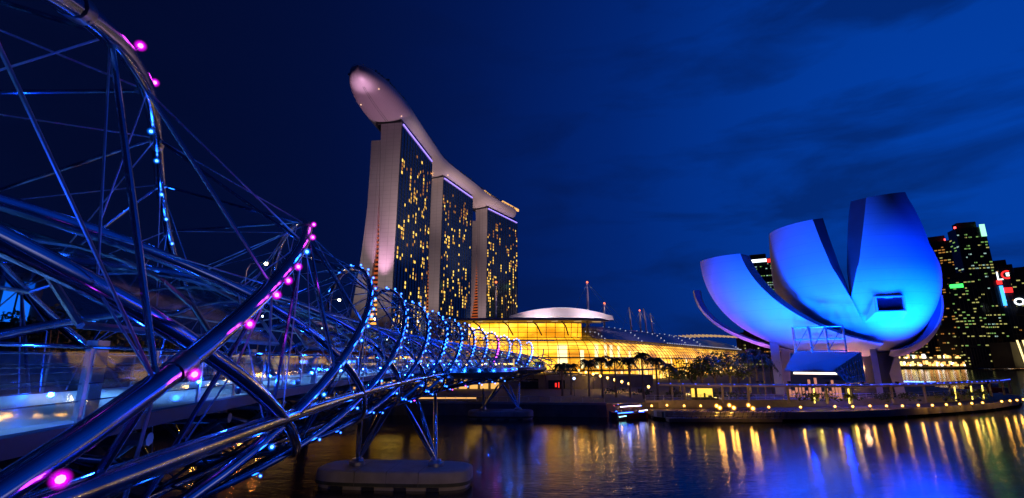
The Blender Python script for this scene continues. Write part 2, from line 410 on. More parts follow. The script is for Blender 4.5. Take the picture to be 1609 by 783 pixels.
# steel cladding posts standing on the near deck edge
fp = []
for s in (-16.5, -9.5, -2.5, 4.5):
    x, y, h, dz = fr(s); M = Matrix.Translation(P(s, 3.0, DZ)) @ Matrix.Rotation(-h, 4, 'Z')
    fp.append(MB().box(-.09, -.16, 0, .09, .16, 1.35, 0, M))
many('rail_pylon', fp, STEEL_D, bridge, 20)
# canopy shells hung below the inner helix
CAN = glass('canopy_mall', (.30, .50, .62), .94, .1)
for s0 in range(-30, 116, 11):
    m_ = MB(); rows = []
    for i in range(7):
        s = s0 + i * 1.35; rows.append([inner(s, R(a), -.35) for a in range(22, 139, 13)])
    m_.grid(rows); o = m_.build('canopy_panel', CAN, bridge, True)
    rb = MB()
    for i in (0, 3, 6): rb.tube(rows[i], .05, 6)
    rb.tube([r_[0] for r_ in rows], .06, 6); rb.tube([r_[-1] for r_ in rows], .06, 6)
    rb.build('canopy_frame', STEEL_D, o, True)
# viewing pods
def pod(sc_, lat, a, b, side=1):
    x, y, h, dz = fr(sc_); c = P(sc_, lat, DZ); M = Matrix.Translation(c) @ Matrix.Rotation(-h, 4, 'Z'); n = 36
    ring = [(a * cos(2 * pi * i / n), b * sin(2 * pi * i / n)) for i in range(n)]
    base = MB().prism(ring, -.30, .012, 0, M).build('viewing_pod', DECK, bridge)
    f_ = MB(); rows = []
    for i in range(n + 1):
        t = 2 * pi * i / n; rows.append([M @ Vector((a * q * cos(t), b * q * sin(t), z)) for q, z in ((1.02, .06), (1.025, -.45), (.92, -.95), (.55, -1.35))])
    f_.grid(rows).build('pod_shell', STEEL_D, base, True)
    g_ = MB()
    for i in range(n):
        t0, t1 = 2 * pi * (i + .03) / n, 2 * pi * (i + .97) / n
        g_.quad(*[M @ Vector((a * .97 * cos(t), b * .97 * sin(t), z)) for t, z in ((t0, .1), (t1, .1), (t1, 1.25), (t0, 1.25))])
    g_.build('pod_glass', GL, base)
    MB().tube([M @ Vector((a * .965 * cos(2 * pi * i / n), b * .965 * sin(2 * pi * i / n), 1.3)) for i in range(n + 1)], .04, 6).build('pod_rail', STEEL, base, True)
    q = MB()
    for i in range(0, n, 2): q.tube([M @ Vector((a * .965 * cos(2 * pi * i / n), b * .965 * sin(2 * pi * i / n), z)) for z in (0, 1.3)], .03, 5)
    q.build('pod_rail_frame', STEEL_D, base)
    m2 = MB()
    for tt in (-50, -18, 18, 50): m2.tube([M @ Vector((a * .8 * cos(R(tt)), b * .8 * sin(R(tt)), -1.1)), P(sc_ + b * .5 * sin(R(tt)), 1.2, ZI - BI + .3)], .13, 8)
    m2.build('pod_bracket', STEEL, base, True)
    return M
pm = pod(46, 5.2, 7.2, 10); pod(95, 5, 6.6, 9)
for M_ in (pm,):
    q_ = []
    for t in range(-75, 80, 17):
        c_ = M_ @ Vector((7.2 * .93 * cos(R(t)), 10 * .93 * sin(R(t)), .5)); q_.append(MB().ball(c_, .085, 8))
        lamp('pod_light', M_ @ Vector((7.2 * 1.12 * cos(R(t)), 10 * 1.12 * sin(R(t)), -.1)), 60, (.01, .12, 1), .04, bridge)
    many('pod_lamp', q_, WARM, bridge, 20, True)
# LEDs on the outer helix
leds, lamps = [], []
ledcol = {-1: 'Z', 0: 'M', 6: 'X'}
LA = [-33, -22.8, -12.5, -4.1, 2.7, 6.9, 11.8, 18.3, 26.7, 38.1]
LBC = [-80, -64, -49, -35, -21.6, -11, -2.6, 3.8, 8.8, 13, 19.4, 27, 37.3, 49, 62, 78, 98, 122, 150, 180]
for k in range(-2, 12):
    for deg in ([52, 66, 79, 92, 107, 118, 129] if k == -1 else LA if k <= 0 else LBC):
        ph = R(deg); s = s_o(k, ph)
        if -30 < s < SE:
            mag = (k <= 0 and deg != 18.3 and not (k == -1 and deg > 70)) or (k == 8 and deg < 60) or (k == 6 and deg == -80)
            inn_ = (k == -1 and deg > 70)
            p = outer(s, ph, .27) if not inn_ else outer(s, ph, -.27)
            leds.append((p, mag, s, k, outer(s, ph, TR if not inn_ else -TR)))
lm = []; stems = []; shells = []
for (p, mag, s, k, q) in leds:
    d = (p - Vector((0, 0, CH))).length
    r = min(.085, max(.045, .0014 * d)) if d < 70 else .0011 * d * .95
    if p.z < ZC - 4.2: r *= .85
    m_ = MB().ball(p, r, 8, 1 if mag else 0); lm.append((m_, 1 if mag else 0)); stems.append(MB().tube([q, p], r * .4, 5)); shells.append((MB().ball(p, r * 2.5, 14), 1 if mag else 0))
    if d < 75:
        lamp('led_light', p + (p - q).normalized() * .16, (2.4 if mag else 9) * (1 if d < 45 else 1.5), (.8, .04, 1) if mag else (.01, .12, 1), .09, bridge)
many('led_lamp', lm, [LED_B, LED_M], bridge, 100, True); many('led_bracket', stems, STEEL_D, bridge, 100); many('led_halo', shells, [halo_mat('halo_blue', (.0, .14, 1), 1.), halo_mat('halo_magenta', (.8, 0, .9), 1.1)], bridge, 100, True)  # the outer shells paint the glow around each LED
# blue wash lamps set along the deck edge, and a few white walkway lamps
wl, ww = [], []
j = 0
for s in range(-34, 124, 5):
    for sd in (-1, 1):
        p = P(s + (2 if sd > 0 else 0), sd * 3.75, DZ + .25)
        wl.append(MB().lathe([(.05, -.12), (.1, 0), (.085, .06), (0.001, .07)], 8, p))
        lamp('wash_light', p + Vector((0, 0, .2)), 85 if s < 30 else 120, (.008, .085, 1), .035, bridge)
many('wash_lamp', wl, STEEL_D, bridge, 100, True)
for s in range(-28, 118, 9):
    p = P(s, -.2, ZI + BI - .75); m_ = MB().ball(p, .045 if s < 40 else .09, 8); ww.append(m_)
    lamp('walkway_light', p - Vector((0, 0, .15)), 1100, (.16, .45, 1), .06, bridge, 'SPOT', p - Vector((0, 0, 3)), 125, .5)
many('walkway_lamp', ww, emis('cool_lamp', (.75, .95, 1), 12), bridge, 40, True)
# end ramp frames: the helices taper away to open arches
for s in (SE + 3.5, SE + 8, SE + 13):
    f_ = 1 - (s - SE) / 22
    MB().tube([P(s + 6 * sin(R(a)), 4.2 * cos(R(a)), DZ + .2 + 5.6 * f_ * max(0, sin(R(a)))) for a in range(0, 181, 12)], .12, 8).build('end_arch', STEEL, bridge, True)
# piers
def pier(cx, cy, wx, wy, rz, tops, base_dx, htop=1.55):
    n = 40; M = Matrix.Translation((cx, cy, 0)) @ Matrix.Rotation(rz, 4, 'Z'); a, b = wx / 2, wy / 2
    def ring(q, z): 
        o_ = []
        for i in range(n):
            t = 2 * pi * i / n; e = 2 / 3.6
            o_.append(M @ Vector((a * q * math.copysign(abs(cos(t)) ** e, cos(t)), (b - a * (1 - q)) * math.copysign(abs(sin(t)) ** e, sin(t)), z)))
        return o_ + [o_[0]]
    m_ = MB(); m_.grid([ring(.97, -1.5), ring(.97, .25), ring(1, .32), ring(1, htop - .35), ring(.985, htop - .1), ring(.95, htop)])
    m_.add(ring(.95, htop)[:-1], [tuple(range(n))])
    cap = m_.build('pier_cap', CONC, bridge, True)
    MB().grid([ring(1.004, .34), ring(1.004, .62)]).build('tide_mark', mat('tide_stain', (.06, .07, .05), .7, noise=(1.5, .5)), cap, True)
    s_ = MB()
    for xx in (-.62, -.22, .18, .58):
        s_.box(a * xx - .5, -b - .05, .02, a * xx + .5, -b + .25, .3, 0, M)
    s_.build('fender', DARKM, cap)
    j_ = MB()
    for xx in (-.4, 0, .4): j_.box(a * xx - .02, -b - .004, .35, a * xx + .02, b + .004, htop + .004, 0, M)
    j_.build('joint_line', CONC_D, cap)
    for sd in (-1, 1):
        f = M @ Vector((sd * base_dx, 0, htop))
        MB().lathe([(.75, 0), (.75, .3), (.55, .42), (.5, .55)], 16, f).build('pier_shoe', STEEL_D, cap, True)
    for (sd, tp) in tops:
        f = M @ Vector((sd * base_dx, 0, htop + .35)); t = Vector(tp); d = t - f
        MB().tube([f, f + d * .12, f + d * .5, f + d * .88, t], [.12, .2, .24, .2, .1], 12).build('pier_leg', STEEL, cap, True)
BZ = ZI - BI + .15
def lt(s, lat): return P(s, lat, BZ + abs(lat) ** 2 * .05)
def lz(px, py, z=7.2): return at(px, py, z=z)
pier(-10.75, 47.6, 14.2, 5.6, R(-4), [(-1, lz(567, 653)), (-1, lz(602, 640)), (-1, lz(619, 632)), (1, lz(636, 636)), (1, lz(655, 627)), (1, lz(684, 618))], 3.7)
pier(-2.2, 98, 12.8, 5.5, R(0), [(-1, lz(759, 611, 6.6)), (-1, lz(783, 605, 6.6)), (-1, lz(791, 603, 6.6)), (1, lz(789, 603, 6.6)), (1, lz(799, 602, 6.6)), (1, lz(816, 601, 6.6))], 3.4)
# ============================================================ MUSEUM (lotus shaped)
museum = empty('lotus_museum', (0, 0, 0), 'white lotus shaped museum with upturned petals, floodlit bright blue', 'museum')
MC = at(1338, 431, D=150); MA, MUP, MDN = 17.3, 28., 21.0
fw = Vector((-MC.x, -MC.y, 0)).normalized(); rt = Vector((-fw.y, fw.x, 0))      # toward the bay, and along the quay
if rt.x < 0: rt = -rt
def me(al, be, k=1., a=MA, up=None):                       # point of the bulb: al = azimuth from the bay side, be = latitude
    al, be = R(al), R(be); z = ((up or a_up.get(round(a, 3), MUP)) if be > 0 else MDN) * sin(be)
    h = a * cos(be) * k
    return MC + fw * (h * cos(al)) + rt * (h * sin(al)) + Vector((0, 0, z * (1 if k > .99 else 1)))
a_up = {}
M3 = MA * 1.045; a_up[round(M3, 3)] = 52.; M4 = MA * 1.004; a_up[round(M4, 3)] = 46.
def hit(px, py, a=MA):                            # latitude / azimuth of a sight line on the bulb
    d = (at(px, py, D=100) - Vector((0, 0, CH))); o = Vector((0, 0, CH)) - MC
    def sc_(v, c): return Vector((v.dot(fw) / a, v.dot(rt) / a, v.z / c))
    c = a_up.get(round(a, 3), MUP)
    for it in range(2):
        o_, d_ = sc_(o, c), sc_(d, c); A = d_.dot(d_); B = 2 * o_.dot(d_); C = o_.dot(o_) - 1; q = max(0, B * B - 4 * A * C)
        t = (-B - math.sqrt(q)) / (2 * A); p = o_ + d_ * t
        if it == 0 and p.z < 0: c = MDN
        else: break
    p.normalize(); return math.degrees(atan2(p.y, p.x)), math.degrees(math.asin(max(-1, min(1, p.z))))
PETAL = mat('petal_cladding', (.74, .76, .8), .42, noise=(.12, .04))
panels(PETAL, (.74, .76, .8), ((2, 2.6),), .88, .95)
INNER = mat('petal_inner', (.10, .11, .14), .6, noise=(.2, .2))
def lerp_tab(tab, b):
    tab = sorted(tab)
    if b <= tab[0][0]: return tab[0][1]
    for (b0, a0), (b1, a1) in zip(tab, tab[1:]):
        if b <= b1: return a0 + (a1 - a0) * (b - b0) / (b1 - b0)
    return tab[-1][1]
def bulb_petal(left, right, topL, topR, a=MA, thick=5.2, shL=0., shR=0.):
    """left/right: tables latitude -> azimuth; the sheet of the bulb between them, with side walls going inwards"""
    n, mU = 44, 26; rows = []
    for i in range(n + 1):
        v = i / n; row = []
        for j in range(mU + 1):
            u = j / mU; be = -80 + (topL + (topR - topL) * u + 80) * v
            al = lerp_tab(left, be) * (1 - u) + lerp_tab(right, be) * u
            row.append((al, be))
        rows.append(row)
    o_ = MB(); o_.grid([[me(al, be, 1, a) for al, be in r_] for r_ in rows])
    sk = o_.build('petal', PETAL, museum, True)
    def inn(al, be, sh=0):
        al = al + sh * max(0., min(1, (be + 25) / 40.)) * (1 - .85 * max(0, min(1, be / 45.)))
        p = me(al, be, 1, a); f = max(0., min(1, (be + 45) / 60.)); ax = MC + Vector((0, 0, p.z - MC.z))
        d = (ax - p); d.z = 0
        return p + d.normalized() * min(thick * (.35 + .65 * f), d.length * .8) + Vector((0, 0, .6 * f))
    w = MB(); w.grid([[me(*r_[0], 1, a), inn(*r_[0], shL)] for r_ in rows]); w.grid([[me(*r_[-1], 1, a), inn(*r_[-1], shR)] for r_ in rows], 0, True)
    w.grid([[me(*q, 1, a) for q in rows[-1]], [inn(*q, shL + (shR - shL) * k / mU) for k, q in enumerate(rows[-1])]])
    w.grid([[inn(*q, shL + (shR - shL) * k / mU) for k, q in enumerate(r_)] for r_ in rows], 0, True)
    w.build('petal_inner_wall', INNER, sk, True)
    return sk
vl = [(1277, 345), (1290, 380), (1303, 410), (1318, 437), (1337, 469)]
vr = [(1361, 311), (1357, 350), (1353, 385), (1347, 420), (1337, 469)]
seam = [(1347, 488), (1360, 515), (1374, 538)]
tabL = [(hit(*p, M3)[1], hit(*p, M3)[0]) for p in vl] + [(hit(*p)[1], hit(*p)[0]) for p in seam] + [(-80, 14)]
tabR = [(hit(*p, M4)[1], hit(*p, M4)[0]) for p in vr + seam] + [(-80, 14.3)]
tl, tr2 = hit(1277, 345, M3)[1], hit(1361, 311, M4)[1]
p3 = bulb_petal([(-80, -60), (-50, -62), (-30, -80), (0, -100), (60, -100)], tabL, tl + 1, tl, M3, 3., 0, 6)
rp_ = [(1425, 309), (1436, 326), (1445, 344), (1453, 362), (1461, 385)]
tabP4 = [(-80, 80), (-50, 84), (-20, 100), (-8, 97)] + [(hit(*q, M4)[1], hit(*q, M4)[0]) for q in rp_][::-1]
p4 = bulb_petal(tabR, tabP4, tr2, tr2 + 2, M4, 4., -13, 0)
for px_ in (1262, 1318): lamp('terrace_light', at(px_, 592, D=126), 900, (0, .03, 1), .2)
lamp('lobby_glow', at(1350, 590, D=140), 600, (1, .5, .2), .2); lamp('lobby_glow', at(1330, 572, D=143), 700, (1, .2, .45), .2)
# window box on the large petal
wa, wb = hit(1396, 478, M4)
wm = MB(); c = me(wa, wb, 1, M4); nn = (c - MC); nn.z = -1.5; nn.normalize(); ru = Vector((-nn.y, nn.x, 0)).normalized(); uu = nn.cross(ru)
if uu.z < 0: uu = -uu
if ru.dot(rt) < 0: ru = -ru
def wp(x, y, z): return c + ru * x + uu * y + nn * z
def frame_box(m_, x0, x1, y0, y1, z0, z1, t, k=0):
    for (a0, a1, b0, b1) in ((x0, x1, y1 - t, y1), (x0, x1, y0, y0 + t), (x0, x0 + t, y0 + t, y1 - t), (x1 - t, x1, y0 + t, y1 - t)):
        vs = [wp(a, b, d) for d in (z0, z1) for a, b in ((a0, b0), (a1, b0), (a1, b1), (a0, b1))]
        m_.add(vs, ((3,2,1,0),(4,5,6,7),(0,1,5,4),(1,2,6,5),(2,3,7,6),(3,0,4,7)), k)
frame_box(wm, -2.9, 2.9, -1.75, 1.75, -1.2, 1.0, .32)
wo = wm.build('window', PETAL, p4)
MB().quad(wp(-2.6, -1.45, .35), wp(2.6, -1.45, .35), wp(2.6, 1.45, .35), wp(-2.6, 1.45, .35)).build('window_pane', mat('dark_glass', (.01, .015, .03), .08), wo)
MB().add([wp(-2.9, 1.5, .5), wp(-2.9, -1.75, .5), wp(-4.8, -4., -.7), wp(2.9, -1.75, .9), wp(2.7, -3.2, -.2)], [(0, 1, 2), (1, 3, 4, 2)]).build('window_reveal', PETAL, wo)
# horn-like outer petals
def horn(tip, base, w0, w1, th, lean=0., twist=0., facing=None, tipcut=0., curve=1.0, name='petal'):
    """quarter-ellipse spine from the base to the tip; section: convex outer face, flat dark inner side"""
    tip, base = Vector(tip), Vector(base); d = tip - base; H = d.z; rr = Vector((d.x, d.y, 0)); side = Vector((-rr.y, rr.x, 0)).normalized()
    n = 34; outer_, inn_ = [], []; rl = rr.length; rn = rr.normalized()
    for i in range(n + 1):
        t = i / n; a = t * pi / 2 * curve; c_ = base + rn * (rl * sin(a) / sin(pi / 2 * curve)) + Vector((0, 0, H * (1 - cos(a)) / (1 - cos(pi / 2 * curve))))
        ta = Vector((0, 0, 0)) + rn * (rl * cos(a)) + Vector((0, 0, H * sin(a))); ta.normalize(); no = ta.cross(side)
        if no.dot(rn) < 0 and no.z > 0: no = -no
        if no.z > 0: no = -no
        s2 = side * cos(R(twist) * t) + no * sin(R(twist) * t); n2 = no * cos(R(twist) * t) - side * sin(R(twist) * t)
        w = (w0 + (w1 - w0) * min(1, t) ** 1.5) / 2; tt = th * (.06 + .94 * t ** 1.6)
        row = []
        for j in range(13):
            u = -1 + j / 6; row.append(c_ + s2 * (u * w) - n2 * (w * .30 * u * u) + ta * (lean * u * t))
        outer_.append(row); inn_.append([row[0] - n2 * tt + s2 * .2, row[-1] - n2 * tt - s2 * .2])
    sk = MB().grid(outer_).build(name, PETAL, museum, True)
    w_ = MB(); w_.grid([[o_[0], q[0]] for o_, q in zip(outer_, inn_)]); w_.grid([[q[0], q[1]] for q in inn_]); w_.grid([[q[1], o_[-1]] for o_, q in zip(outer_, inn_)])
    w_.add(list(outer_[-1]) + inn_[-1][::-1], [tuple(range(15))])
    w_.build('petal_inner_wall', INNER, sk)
    return sk
TWS = -1
mb_ = MC + Vector((0, 0, -MDN - .2))
horn(at(1124, 404, D=136), mb_ + fw * 3 - rt * 1, 21, 12, 4.5, lean=0, twist=TWS * 42)
horn(at(1089, 458, D=152), mb_ - fw * 2 - rt * 3, 6, 4.2, 1.5, lean=0)
horn(at(1479, 466, D=152), mb_ + fw * 1 + rt * 4, 12, 9, 2.4)
horn(MC - fw * 30 - rt * 12 + Vector((0, 0, 2)), mb_ - fw * 6, 9, 9, 4)
horn(MC - fw * 32 + rt * 6 + Vector((0, 0, -3)), mb_ - fw * 6, 9, 9, 4)
# legs and entrance pavilion
GZ = 2.6
BLUEC = mat('painted_column', (.45, .46, .5), .5, noise=(.5, .1))
def slab_leg(px, D, w, d_, top, lean=(0, 0)):
    c = at(px, 600, D=D); c.z = 0; M = Matrix.Translation(c)
    a = [c + rt * (-w / 2) + fw * (d_ / 2), c + rt * (w / 2) + fw * (d_ / 2), c + rt * (w / 2) - fw * (d_ / 2), c - rt * (w / 2) - fw * (d_ / 2)]
    o_ = rt * lean[0] + fw * lean[1]
    vs = [p + Vector((0, 0, GZ)) for p in a] + [p + o_ + Vector((0, 0, top)) for p in a]
    MB().add(vs, ((3,2,1,0),(4,5,6,7),(0,1,5,4),(1,2,6,5),(2,3,7,6),(3,0,4,7))).build('support_leg', BLUEC, museum)
slab_leg(1224, 145, 2.0, 1.2, 17.2); slab_leg(1233, 150, 2., 1.2, 17.8, (1.6, 0)); slab_leg(1380, 140, 1.2, 1.0, 15.4); slab_leg(1393, 152, 1., 1., 15.5, (.5, 0))
slab_leg(1409, 148, 2.4, 1.3, 16.5); slab_leg(1330, 158, 1.3, 1.3, 13.)
lat_ = MB()
for i in range(6):
    a = at(1344 + 3 * (i % 3), 596, D=150 + i); b = at(1352 + 4 * i, 596, D=152 + i); a.z = GZ; b.z = GZ
    lat_.tube([b, a + Vector((-1.5 + .2 * i, 0, 11.2))], .16, 6)
lat_.build('lattice_column', BLUEC, museum, True)
# core drum under the bulb
MB().lathe([(5.5, GZ), (5., 8), (6.5, 12.8)], 24, (MC.x, MC.y, 0)).build('core_drum', mat('drum_glass', (.05, .06, .08), .15), museum, True)
ent = museum
eg = glass('pavilion_glass', (.3, .35, .6), .6, .08)
pA, pB = at(1238, 580, D=127), at(1322, 577, D=127)
q0, q1, q2, q3 = at(1233, 581, D=124), at(1310, 582, D=124), at(1352, 553, D=131), at(1248, 553, D=133)
MB().add([q0, q1, q2, q3, q0 - Vector((0, 0, .35)), q1 - Vector((0, 0, .35)), q2 - Vector((0, 0, .35)), q3 - Vector((0, 0, .35))], ((0,1,2,3),(7,6,5,4),(0,4,5,1),(1,5,6,2),(2,6,7,3),(3,7,4,0))).build('entrance_canopy', mat('canopy_sheet', (.35, .38, .5), .35), museum)
g1, g2, g3, g4 = at(1310, 582, D=124), at(1352, 553, D=131), at(1360, 600, D=129), at(1330, 602, D=124)
MB().add([g1, g2, g3, g4], [(0, 1, 2, 3)]).build('pavilion_glass_wall', eg, museum)
m_ = MB()
for i in range(9):
    t = i / 8; m_.tube([g1.lerp(g2, t), g4.lerp(g3, t)], .09, 5)
for i in range(5):
    t = i / 4; m_.tube([g1.lerp(g4, t), g2.lerp(g3, t)], .07, 5)
m_.build('pavilion_frame', STEEL_D, museum)
# steel box frame between bulb and pavilion roof
m_ = MB(); c0 = at(1290, 552, D=131)
for x in (-4.8, -1.6, 1.6, 4.8):
    for y in (0, 3): m_.tube([c0 + rt * x + fw * y + Vector((0, 0, -.5)), c0 + rt * x + fw * y + Vector((0, 0, 5.5))], .16, 6)
for z in (0, 2.6, 5.3): m_.tube([c0 + rt * -4.8 + fw * 3 + Vector((0, 0, z)), c0 + rt * 4.8 + fw * 3 + Vector((0, 0, z))], .14, 6)
for x in (-4.8, -1.6, 1.6): m_.tube([c0 + rt * x + fw * 3, c0 + rt * (x + 3.2) + fw * 3 + Vector((0, 0, 5.3))], .1, 6)
m_.build('roof_frame', STEEL_D, museum)
# lit lobby behind
lob = MB()
for i in range(16):
    a = at(1240 + i * 5.2, 600, D=133); a.z = GZ + .1; lob.box(-.12 - .2 * random.random(), -.2, 0, .15, .2, 1.2 + 3.4 * random.random(), 0, Matrix.Translation(a))
lob.build('lobby_panel', emis('lobby_light', (1, .38, .22), .6), museum)
lob = MB(); a = at(1247, 588, D=132); b = at(1318, 588, D=132)
lob.box(0, 0, 0, (b - a).length, .2, .45, 0, Matrix.Translation(a) @ Matrix.Rotation(atan2(b.y - a.y, b.x - a.x), 4, 'Z'))
lob.build('lobby_strip_light', emis('lobby_white', (1, .8, .6), 3), museum)
# floodlights on the terrace aimed at the petals
FC = mat('flood_housing', (.05, .05, .05), .5)
fl = [(1190, 632, 10000, (0, .07, 1), (1235, 400), 85), (1240, 632, 10000, (0, .088, 1), (1255, 390), 85), (1300, 632, 8500, (0, .082, 1), (1290, 380), 85),
      (1355, 632, 5500, (0, .055, 1), (1385, 330), 85), (1410, 630, 6000, (0, .05, 1), (1405, 340), 85), (1440, 1, 20000, (0, .05, 1), (1415, 350), 75),
      (1480, 1, 34000, (0, .045, 1), (1415, 320), 75), (1500, 1, 12000, (0, .05, 1), (1465, 480), 60), (1552, 626, 42000, (0, .03, 1), (1425, 320), 75), (1198, 626, 13000, (.002, .045, 1), (1140, 440), 90)]
for px, py, E_, c_, aim, sz in fl:
    p = at(px, 604, D=116.5 + max(0, px - 1290) * .085); p.z = 6.45
    if py == 1: p = at(px, 604, D=129 + (px - 1440) * .12); p.z = 3.05
    a = at(*aim, D=136)
    g = empty('floodlight', p, 'small black floodlight on the museum terrace aimed up at the petals', 'floodlight', 'floodlights on the museum terrace')
    MB().box(-.25, -.2, .02, .25, .2, .4).tube([(0, 0, -.15), (0, 0, .1)], .06, 6).build('housing', FC, g)
    lamp('flood_beam', p + Vector((0, 0, .7)), E_ * 6.5, c_, .35, None, 'SPOT', a, sz + 8, .9).parent = None
for p, E_, c_, a in ((at(1180, 612, D=152), 9000, (.75, .18, 1), at(1170, 500, D=150)), (mb_ - rt * 4 + Vector((0, 0, -8)), 1500, (1, .35, .55), mb_ - rt * 8), (mb_ + rt * 8 + fw * 2 + Vector((0, 0, -8)), 1300, (1, .3, .6), mb_ + rt * 9)):
    lamp('flood_beam', p, E_, c_, .4, None, 'SPOT', a, 75, .9)

# ============================================================ HOTEL TOWERS
FAC = mat('facade_glass', (.012, .022, .035), .12, 0., noise=(.08, .4), spec=.8)
W1, W2, W3 = emis('window_amber', (1, .52, .06), 1.1), emis('window_gold', (1, .62, .10), 1.9), emis('window_dim', (.8, .28, .04), .55)
FIN = mat('facade_fin', (.03, .045, .06), .4)
def tower(name, A, B, Hh, label, seed, splay=1., lit=300, low=0):
    """A = north foot of the west glass facade, B = its south foot; end section drawn as (w, z) with w to the east"""
    rnd = random.Random(seed)
    A, B = Vector((*A, 0)), Vector((*B, 0)); d = (B - A); Ln = d.length; d.normalize(); e = Vector((-d.y, d.x, 0))
    if e.x > 0: e = -e
    M = Matrix(((e.x, d.x, 0, A.x), (e.y, d.y, 0, A.y), (0, 0, 1, 0), (0, 0, 0, 1)))      # local x = w, y = along
    T = empty(name, A, label, 'hotel tower', 'curved twin slab hotel towers'); M = Matrix.Translation(-A) @ M
    nz = 14; zs = [Hh * i / nz for i in range(nz + 1)]
    def tab(t, z): return lerp_tab([(q[0] * Hh / 195, q[1]) for q in t], z)
    w_in = [(0, 10.3), (45, 11.0), (100, 13.2), (140, 15.2), (195, 17.8)]
    l_in = [(0, 12 + 13 * splay), (40, 12.5 + 7.5 * splay), (80, 13.2 + 3.2 * splay), (115, 14.6 + 1.2 * splay), (140, 15.5), (195, 18)]
    l_out = [(0, 22 + 15 * splay), (40, 21.5 + 10 * splay), (80, 21 + 6.2 * splay), (120, 21.5 + 3 * splay), (160, 24.6), (195, 25.4)]
    def slab(inn, out, z1, name, m):
        zz = [z for z in zs if z <= z1 + .1]; vs = []
        for y in (0, Ln):
            for z in zz: vs += [M @ Vector((inn(z), y, z)), M @ Vector((out(z), y, z))]
        k = len(zz) * 2; fs = []
        for i in range(len(zz) - 1):
            a = 2 * i; fs += [(a, a + 1, a + 3, a + 2), (k + a + 1, k + a, k + a + 2, k + a + 3), (a, a + 2, k + a + 2, k + a), (a + 1, k + a + 1, k + a + 3, a + 3)]
        fs += [(0, k, k + 1, 1), (k - 2, k - 1, 2 * k - 1, 2 * k - 2)]
        return MB().add(vs, fs).build(name, m, T)
    slab(lambda z: .35, lambda z: tab(w_in, z), Hh, 'west_slab', PALE)
    slab(lambda z: tab(l_in, z), lambda z: tab(l_out, z), Hh - 3, 'leaning_leg', PALE)
    f_ = MB(); f_.box(0, .25, 0, .33, Ln - .25, Hh - 2.5, 0, M); fa = f_.build('glass_facade', FAC, T)
    fn = MB(); nb = 12; bay = (Ln - 1) / nb
    for i in range(nb + 1): fn.box(-.42, .4 + i * bay - .09, 0, -.004, .4 + i * bay + .09, Hh - 3, 0, M)
    for i in range(0, 55, 1): fn.box(-.12, .3, 4 + i * 3.4, -.006, Ln - .3, 4.28 + i * 3.4, 0, M)
    fn.build('facade_fins', FIN, fa)
    # atrium between the slabs: lit floors
    at_ = []; zt = 128 * Hh / 195
    z = 6
    while z < zt:
        a, b = tab(w_in, z) + .1, tab(l_in, z) - .1
        if b - a > .6: at_.append((MB().quad(M @ Vector((a, 3, z)), M @ Vector((b, 3, z)), M @ Vector((b, 3, z + 1.7)), M @ Vector((a, 3, z + 1.7))), 0 if z < 60 else 1))
        z += 3.4
    many('atrium_floor', at_, [emis('atrium_gold', (1, .42, .06), 1.5), emis('atrium_red', (.9, .16, .03), .45)], T, 60)
    gz = [z for z in zs if z <= zt]
    ag = MB(); ag.grid([[M @ Vector((tab(w_in, z), 5, z)), M @ Vector((tab(l_in, z) + .05, 5, z))] for z in gz]); ag.build('atrium_wall', FAC, T)
    # lit rooms, bay by bay, in vertical runs
    ws = []; used = set(); colw = bay / 2
    hot = {c_: rnd.random() ** 1.6 for c_ in range(nb * 2)}
    tries = 0
    while len(ws) < lit and tries < 9000:
        tries += 1; c_ = int(rnd.random() * nb * 2); fl_ = int(rnd.random() * 53)
        if rnd.random() > hot[c_] or (fl_ < low): continue
        for q in range(rnd.choice((1, 1, 1, 2, 3))):
            f2 = fl_ - q
            if (c_, f2) in used or f2 < low: continue
            used.add((c_, f2)); y = .5 + c_ * colw; z = 4.5 + f2 * 3.4
            mm_ = MB().box(-.16, y + .3, z + .3, -.01, y + colw - .9, z + 2.5, 0, M); k_ = rnd.choice((0, 0, 0, 1, 1, 2))
            if f2 > 43 and rnd.random() < .65: k_ = 2
            w_ = MB(); w_.v = [tuple(Vector(v)) for v in mm_.v]; w_.f = mm_.f; w_.m = mm_.m; ws.append((w_, k_))
    many('lit_window', ws, [W1, W2, W3], T, 100)
    # crown recess and violet cove light
    cr_ = MB(); cr_.box(1.5, 1.5, Hh, 23, Ln - 1.5, Hh + 4.5, 0, M); cr_.build('crown_recess', DARKM, T)
    cv = MB(); cv.box(-.5, 2, Hh - .9, -.1, Ln - 1, Hh - .2, 0, M); cv.build('cove_light', emis('violet_cove', (.30, .20, 1), 2.6), T)
    return M
TW = [((-87.6, 347), (-76, 423), 196), ((-71, 463), (-45.7, 527), 196), ((-30.5, 565), (7.4, 630), 196)]
tower('hotel_tower', *TW[0], 'nearest and tallest looking hotel tower, under the overhanging boat shaped tip', 3, 1.0, 170, 8)
tower('hotel_tower', *TW[1], 'middle hotel tower of the three, standing between its two twins', 11, 1.9, 180, 6)
tower('hotel_tower', *TW[2], 'farthest hotel tower, beside the yellow glass mall', 23, 2.1, 190, 6)
# sky park: boat-shaped deck on the towers
cl = [(-106.5, 291), (-104.5, 315), (-101, 345), (-91, 420), (-83, 462), (-58, 527), (-43, 566), (-9, 624), (-1, 635)]
def cr_pt(t):
    n = len(cl) - 1; x = t * n; i = min(n - 1, int(x)); u = x - i
    p = [Vector((*cl[max(0, min(n, i + k))], 0)) for k in (-1, 0, 1, 2)]
    return .5 * ((2 * p[1]) + (p[2] - p[0]) * u + (2 * p[0] - 5 * p[1] + 4 * p[2] - p[3]) * u * u + (3 * p[1] - p[0] - 3 * p[2] + p[3]) * u ** 3)
